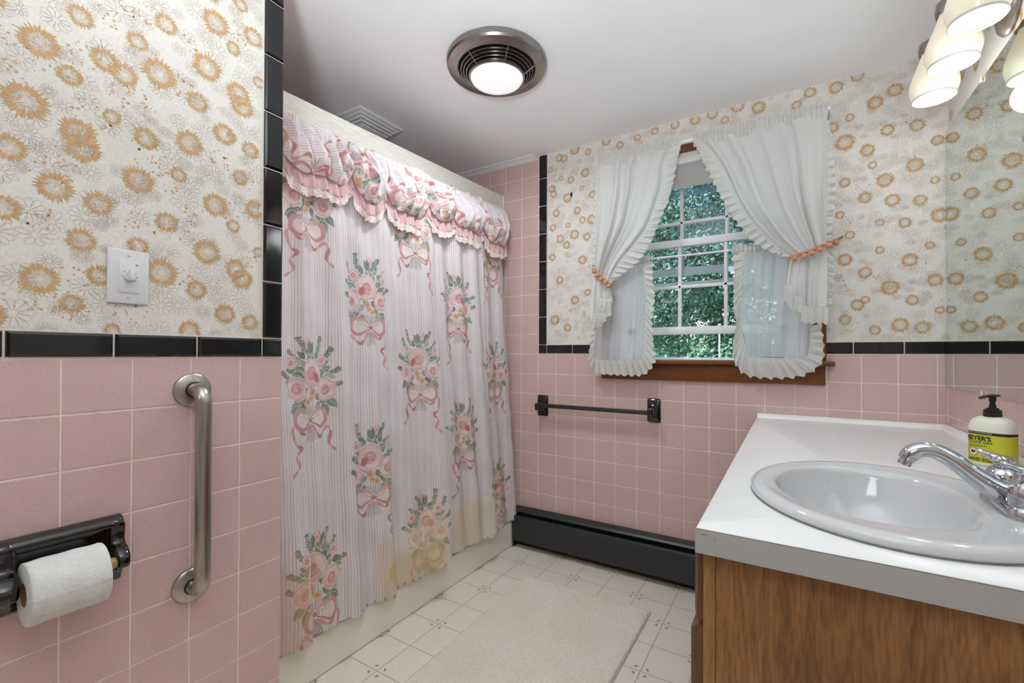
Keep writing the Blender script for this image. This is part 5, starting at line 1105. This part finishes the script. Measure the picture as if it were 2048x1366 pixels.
cafe('right lower cafe curtain, sheer white with ruffled edge, hanging over the window sill', [(1.032, 1.495), (1.026, 1.376), (1.021, 1.216), (1.034, 1.162), (1.044, 1.056)], [(1.322, 1.495), (1.300, 1.30), (1.275, 1.157), (1.268, 1.055)],
     [(1.034, 1.500), (1.028, 1.39), (1.021, 1.25), (1.028, 1.17), (1.040, 1.09), (1.050, 1.060), (1.085, 1.050), (1.16, 1.048), (1.23, 1.050), (1.262, 1.060), (1.272, 1.10), (1.276, 1.18)],
     [(.990, 1.500), (.996, 1.39), (.996, 1.26), (1.006, 1.19), (.990, 1.10), (1.000, 1.030), (1.045, .978), (1.15, .968), (1.25, .984), (1.308, 1.035), (1.314, 1.10), (1.306, 1.19)],
     None, None, *[shift([(x, 0)], DC)[0][0] for x in (.992, 1.322)], 9)

# -- upper pair, tied back
def upper(label, A, B, top, tail, nf, seed, mir):
    r = thing('tieback_curtain', (sum(top[:2]) / 2, LW - DU, rz), label, 'curtain')
    # everything gathers towards the tie, so folds deepen and crowd there
    pn = drape('panel', shift(A, DU), shift(B, DU), lambda v: LW - DU - .006 - .012 * v ** 2, nf, lambda v: .0085 + .010 * v - .008 * max(0, v - .75) / .25, M_SHEER, r, seed=seed, nu=190, nv=110)
    header('rod_pocket', *[shift([(x, 0)], DU)[0][0] for x in top[:2]], rz - .031, rz + .018, LW - DU + .004, M_RUFF, r, seed)
    return r, pn
LA = [(.370, 2.012), (.368, 1.85), (.364, 1.65), (.364, 1.50)]
LB = [(.735, 2.012), (.707, 1.944), (.700, 1.854), (.670, 1.757), (.629, 1.66), (.566, 1.584), (.502, 1.515), (.462, 1.455), (.447, 1.413)]
lc_, _p = upper('left upper white curtain tied back with peach pom-pom cord', LA, LB, (.368, .776), None, 5.5, 21, 1)
frill('ruffle', shift([(.735, 2.005)] + LB[1:], DU), shift([(.779, 2.015), (.763, 1.942), (.746, 1.845), (.722, 1.765), (.690, 1.690), (.650, 1.600), (.600, 1.520), (.540, 1.470), (.470, 1.424)], DU), LW - DU - .014, .0075, .033, M_RUFF, lc_, 31)
RA = [(.872, 2.012), (.925, 1.925), (.969, 1.83), (1.008, 1.728), (1.046, 1.650), (1.087, 1.590), (1.135, 1.530), (1.174, 1.492), (1.206, 1.462)]
RB = [(1.326, 2.012), (1.324, 1.85), (1.322, 1.65), (1.322, 1.500)]
rc_, _p = upper('right upper white curtain tied back with peach pom-pom cord', RA, RB, (.832, 1.328), None, 5.2, 23, -1)
frill('ruffle', shift([(.872, 2.005)] + RA[1:], DU), shift([(.829, 2.030), (.857, 1.955), (.898, 1.855), (.945, 1.745), (.990, 1.655), (1.035, 1.585), (1.078, 1.530), (1.130, 1.490), (1.195, 1.455)], DU), LW - DU - .014, .0075, .033, M_RUFF, rc_, 33)
frill('ruffle', shift([(1.322, 1.985), (1.320, 1.85), (1.317, 1.70), (1.314, 1.52)], DU), shift([(1.333, 1.985), (1.346, 1.85), (1.352, 1.70), (1.338, 1.52)], DU), LW - DU + .004, .0085, .036, M_RUFF, rc_, 35)
frill('ruffle', shift([(.372, 1.985), (.368, 1.80), (.365, 1.62), (.366, 1.52)], DU), shift([(.364, 1.985), (.355, 1.80), (.352, 1.62), (.356, 1.52)], DU), LW - DU + .004, .006, .034, M_RUFF, lc_, 37)
# tails below the ties: hems drop towards the outside, each fold ending in its own flounce
def tail(parent, A, B, hems, nf, seed, yb, steps):
    drape('tail', shift(A, DU), shift(B, DU), lambda v: yb - .004 * v, nf, lambda v: .006 + .008 * v, M_SHEER, parent, seed=seed, nu=120, nv=50)
    for k, (sx0, sx1, sz0, sz1, ox0, ox1, oz0, oz1, dy) in enumerate(steps):
        frill('flounce', shift([(sx0, sz0), ((sx0 + sx1) / 2, (sz0 + sz1) / 2 - .002), (sx1, sz1)], DU), shift([(ox0, oz0), ((ox0 + ox1) / 2, (oz0 + oz1) / 2 - .004), (ox1, oz1)], DU), yb - dy, .006, .019, M_RUFF, parent, seed + k, n=60, head=.004)
tail(lc_, [(.366, 1.500), (.360, 1.40), (.354, 1.30), (.352, 1.225)], [(.449, 1.412), (.455, 1.36), (.459, 1.325), (.459, 1.318)], None, 2.6, 41, LW - DU - .012,
     [(.395, .457, 1.345, 1.335, .385, .462, 1.290, 1.282, .020), (.380, .455, 1.290, 1.300, .375, .462, 1.236, 1.256, .014), (.372, .425, 1.272, 1.262, .366, .436, 1.220, 1.224, .018), (.353, .405, 1.235, 1.250, .346, .412, 1.190, 1.206, .012)])
tail(rc_, [(1.206, 1.464), (1.192, 1.38), (1.188, 1.285)], [(1.322, 1.502), (1.326, 1.38), (1.324, 1.225)], None, 3.4, 43, LW - DU - .014,
     [(1.184, 1.212, 1.345, 1.335, 1.178, 1.208, 1.280, 1.262, .022), (1.206, 1.242, 1.312, 1.290, 1.200, 1.246, 1.246, 1.232, .016), (1.240, 1.278, 1.262, 1.248, 1.238, 1.280, 1.196, 1.190, .022), (1.276, 1.326, 1.246, 1.250, 1.276, 1.328, 1.190, 1.186, .016)])
frill('ruffle', shift([(1.322, 1.49), (1.324, 1.38), (1.323, 1.25)], DU), shift([(1.342, 1.47), (1.346, 1.38), (1.340, 1.25)], DU), LW - DU - .004, .007, .036, M_RUFF, rc_, 51)
# pom-pom ties, each a cord looped round its curtain and hooked on the wall
def tie(label, a, b, hook, npom, seed):
    pts = shift([a, b], DU + .03); (xa, za), (xb, zb) = pts; rd = random.Random(seed)
    r = thing('curtain_tie', ((xa + xb) / 2, LW - DU - .03, (za + zb) / 2), label, 'curtain tie')
    C_ = [Vector((xa + (xb - xa) * q, LW - DU - .033 - .006 * math.sin(PI * q), za + (zb - za) * q - .006 * math.sin(PI * q))) for q in np.linspace(0, 1, 24)]
    hk = Vector((hook[0], LW - .022, hook[1]))
    if hook[2] > 0: C_ += [C_[-1].lerp(hk, q) for q in np.linspace(.15, 1, 8)]
    else: C_ = [hk.lerp(C_[0], q) for q in np.linspace(0, .85, 8)] + C_
    mb = MB(); n = len(C_)
    for w0 in (0, PI): # two plies twisted
        P_ = [p + Vector((0, .0028 * math.cos(i * .9 + w0), .0036 * math.sin(i * .9 + w0))) for i, p in enumerate(C_)]; mb.tube(P_, .0042, M_POMB, 8)
    mb.build('cord', r, ang=60)
    for k in range(npom):
        p = C_[int((k + .6) / npom * (n - 1))] + Vector((rd.uniform(-.003, .003), -.008, -.012)); bm = bmesh.new(); bmesh.ops.create_icosphere(bm, subdivisions=3, radius=.0105)
        for v in bm.verts: v.co *= 1 + .16 * noise.noise(v.co * 400 + Vector((k, 0, 0))) + .05 * rd.uniform(-1, 1)
        mb = MB(); mb.frombm(bm, M_POM, Matrix.Translation(p)); mb.build('pompom', r, ang=180)
    mb = MB(); mb.tube([(hook[0], LW - .0005, hook[1]), (hook[0], LW - .024, hook[1]), (hook[0] + hook[2] * .006, LW - .030, hook[1] + .002), (hook[0] + hook[2] * .007, LW - .026, hook[1] + .008)], .0022, M_BRONZE, 10); mb.build('hook', r, ang=60)
tie('peach pom-pom cord round the left upper curtain', (.366, 1.492), (.452, 1.405), (.351, 1.512, -1), 6, 3)
tie('peach pom-pom cord round the right upper curtain', (1.203, 1.460), (1.330, 1.502), (1.368, 1.520, 1), 6, 4)

# ------------------------------------------------------------------ outside: lawn, trees, shrubs, a white pole
mb = MB(); mb.box((-14, LW + .3, -1.1), (16, 22, -1.0), M_LAWN); struct(mb.build('ground', smooth=False))
def leaves(name, parent, lobes, n, size, mat, seed):
    rs = np.random.RandomState(seed); lob = np.array(lobes, float); wt = lob[:, 3] * lob[:, 4] + .1; k = rs.choice(len(lob), n, p=wt / wt.sum())
    d = rs.normal(size=(n, 3)); d /= np.linalg.norm(d, axis=1)[:, None]; rad = .80 + .28 * rs.rand(n) ** .5
    bump_ = 1 + .16 * np.sin(d[:, 0] * 7 + k) * np.sin(d[:, 2] * 8 + k * 2) + .10 * np.sin(d[:, 0] * 17 + k) * np.sin(d[:, 2] * 15)
    C_ = lob[k, :3] + d * np.stack([lob[k, 3], lob[k, 3], lob[k, 4]], -1) * (rad * bump_)[:, None]
    nrm = d + rs.normal(size=(n, 3)) * .55 + np.array([0, 0, .5]); nrm /= np.linalg.norm(nrm, axis=1)[:, None]
    u = np.cross(nrm, rs.normal(size=(n, 3))); u /= np.linalg.norm(u, axis=1)[:, None]; w = np.cross(nrm, u); L = (size * (.7 + .6 * rs.rand(n)))[:, None]
    V = np.stack([C_ - u * L * .5, C_ + w * L * .24 + nrm * L * .04, C_ + u * L * .5 - nrm * L * .1, C_ - w * L * .24 + nrm * L * .04], 1).reshape(-1, 3)
    me = D.meshes.new(name); w0 = np.array(parent.location); me.vertices.add(4 * n); me.vertices.foreach_set('co', (V - w0).astype(np.float32).ravel()); me.loops.add(4 * n); me.loops.foreach_set('vertex_index', np.arange(4 * n, dtype=np.int32))
    me.polygons.add(n); me.polygons.foreach_set('loop_start', np.arange(0, 4 * n, 4, dtype=np.int32)); me.update(calc_edges=True)
    at_ = me.attributes.new('leaf', 'FLOAT', 'FACE'); at_.data.foreach_set('value', np.clip(rs.rand(n) ** 1.4, 0, 1).astype(np.float32))
    me.materials.append(mat); o = D.objects.new(name, me); COL.objects.link(o); o.parent = parent; return o
def tree(label, x, y, h, r, mi_, seed, n=9000, size=.15, cat='tree', z0=.2, name='leafy_tree'):
    t_ = thing(name, (x, y, -1.0), label, cat, 'greenery outside the window'); rs = random.Random(seed)
    mb = MB(); mb.tube([(x, y, -1.0), (x + .04, y, 0), (x - .03, y + .05, z0 + (h - z0) * .35), (x + .05, y, z0 + (h - z0) * .7)], [.13, .10, .08, .03], M_BARK, 10)
    for k in range(5):
        a = rs.uniform(0, 6.28); z_ = z0 + (h - z0) * (.25 + .1 * k); mb.tube([(x, y, z_), (x + r * .35 * math.cos(a), y + r * .35 * math.sin(a), z_ + .4), (x + r * .6 * math.cos(a), y + r * .6 * math.sin(a), z_ + .6)], [.05, .035, .015], M_BARK, 7)
    mb.build('trunk', t_)
    lobes = [(x, y, (z0 + h) / 2, r * .74, (h - z0) / 2 * .86)] + [(x + r * .80 * math.cos(a), y + r * .80 * math.sin(a), z0 + (h - z0) * q, r * rs.uniform(.26, .40), r * rs.uniform(.22, .34)) for a, q in [(rs.uniform(0, 6.28), (k + .5) / 26) for k in range(26)]]
    leaves('crown', t_, lobes, n, size, M_LEAF[mi_], seed); return t_
tree('tall dark green leafy tree seen through the middle of the window', .1, 8.2, 7.4, 1.75, 0, 1, 130000, .064)
tree('dark bushy tree at the far left beyond the window', -4.3, 8.8, 7.0, 1.7, 0, 2, 50000, .08)
tree('broad green tree at the far right beyond the window', 4.6, 8.8, 7.2, 1.7, 0, 3, 50000, .08)
tree('farther pale green tree left of the tall dark tree', -2.3, 13.6, 9.0, 2.1, 1, 4, 50000, .10)
tree('farther pale green tree right of the tall dark tree', 2.9, 13.8, 9.0, 2.1, 1, 10, 50000, .10)
tree('low mid-green shrub below the left window panes', .02, 4.9, .80, .44, 1, 5, 20000, .04, 'shrub', -.9, 'garden_shrub')
tree('low bright yellow-green shrub below the middle window panes', 1.12, 4.8, .78, .42, 2, 6, 20000, .04, 'shrub', -.9, 'garden_shrub')
tree('bushy green shrub standing behind the low shrubs', .5, 5.75, 1.12, .36, 1, 7, 20000, .045, 'shrub', -.9, 'garden_shrub')
tree('dark shrub at the far left behind the lower cafe curtain', -1.15, 5.0, 1.2, .5, 0, 8, 9000, .06, 'shrub', -.9, 'garden_shrub')
tree('green shrub at the far right behind the lower cafe curtain', 2.1, 5.0, 1.1, .48, 1, 9, 9000, .06, 'shrub', -.9, 'garden_shrub')
wp = thing('white_pole', (.716, 3.9, -1.0), 'slim white pole standing among the shrubs outside the window', 'pole')
mb = MB(); mb.tube([(.716, 3.9, -1.0), (.716, 3.9, 1.30)], .007, M_COUNTE, 10); mb.sphere((.716, 3.9, 1.305), .012, M_COUNTE); mb.build('post', wp)

# ------------------------------------------------------------------ light
wd = D.worlds.new('sky'); SC.world = wd; wd.use_nodes = True; nt = wd.node_tree; nt.nodes.clear()
out = nt.nodes.new('ShaderNodeOutputWorld'); bg = nt.nodes.new('ShaderNodeBackground'); sk = nt.nodes.new('ShaderNodeTexSky'); sk.sky_type = 'NISHITA'; sk.sun_disc = False; sk.sun_elevation = math.radians(48); sk.sun_rotation = math.radians(200); sk.air_density = 1.2; sk.dust_density = 2.0
nt.links.new(sk.outputs[0], bg.inputs[0]); bg.inputs[1].default_value = .50; nt.links.new(bg.outputs[0], out.inputs[0])
def lamp(name, kind, loc, power, color, size=.1, rot=None, size_y=None, spread=None):
    l = D.lights.new(name, kind); l.energy = power; l.color = color
    if kind == 'AREA':
        l.size = size
        if size_y: l.shape = 'RECTANGLE'; l.size_y = size_y
        else: l.shape = 'DISK'
        if spread: l.spread = spread
    elif kind == 'POINT': l.shadow_soft_size = size
    elif kind == 'SUN': l.angle = size
    o = D.objects.new(name, l); COL.objects.link(o); o.location = loc
    if rot: o.rotation_euler = rot
    return o
CW = (.885, .965, 1.02)
lamp('sun', 'SUN', (0, 0, 8), 12.0, (1, .97, .93), .03, (math.radians(36), 0, math.radians(-60)))
for yy in LAMPY: lamp('vanity_bulb', 'POINT', (LX, yy, LZ - .05), .75, (.93, .97, 1.02), .045)
lamp('fan_bulb', 'AREA', (fx, fy, CZ - .088), 6.0, CW, .18)
lamp('hall_fill', 'AREA', (.80, YB - 1.0, 2.3), 8, CW, .7, (math.radians(38), 0, 0))  # added fill light, unseen and without a fixture
fl_ = lamp('ceiling_fill', 'AREA', (1.15, -.35, 1.28), 16.5, CW, .25, spread=1.85); fl_.rotation_euler = Vector((-.21, .50, .84)).to_track_quat('-Z', 'Y').to_euler()  # added unseen fill, aimed up to brighten the ceiling

# ------------------------------------------------------------------ camera
yaw, pit, rol = .5458, .0057, .0035
cy, sy, cp, sp = math.cos(yaw), math.sin(yaw), math.cos(pit), math.sin(pit)
Fv = Vector((-sy * cp, cy * cp, sp)); R0_ = Vector((cy, sy, 0)); U0 = R0_.cross(Fv)
Rv = R0_ * math.cos(rol) + U0 * math.sin(rol); Uv_ = -R0_ * math.sin(rol) + U0 * math.cos(rol)
cam = D.cameras.new('camera'); co_ = D.objects.new('camera', cam); COL.objects.link(co_)
M = Matrix((Rv, Uv_, -Fv)).transposed().to_4x4(); M.translation = Vector((EYE[0], 0, EYE[1])); co_.matrix_world = M
cam.sensor_width = 36; cam.lens = 894.36 / 2048 * 36; cam.shift_x = (1024 - 1038.24) / 2048; cam.shift_y = (704.05 - 683) / 2048; cam.clip_start = .02; cam.clip_end = 200
SC.camera = co_
SC.cycles.max_bounces = 10; SC.cycles.diffuse_bounces = 6; SC.cycles.glossy_bounces = 5; SC.cycles.transparent_max_bounces = 16; SC.cycles.transmission_bounces = 6
SC.cycles.use_denoising = True; SC.cycles.sample_clamp_indirect = 6
vs_ = SC.view_settings; vs_.view_transform = 'Standard'; vs_.look = 'None'; vs_.exposure = 0.22; vs_.gamma = 1.0; vs_.use_curve_mapping = False
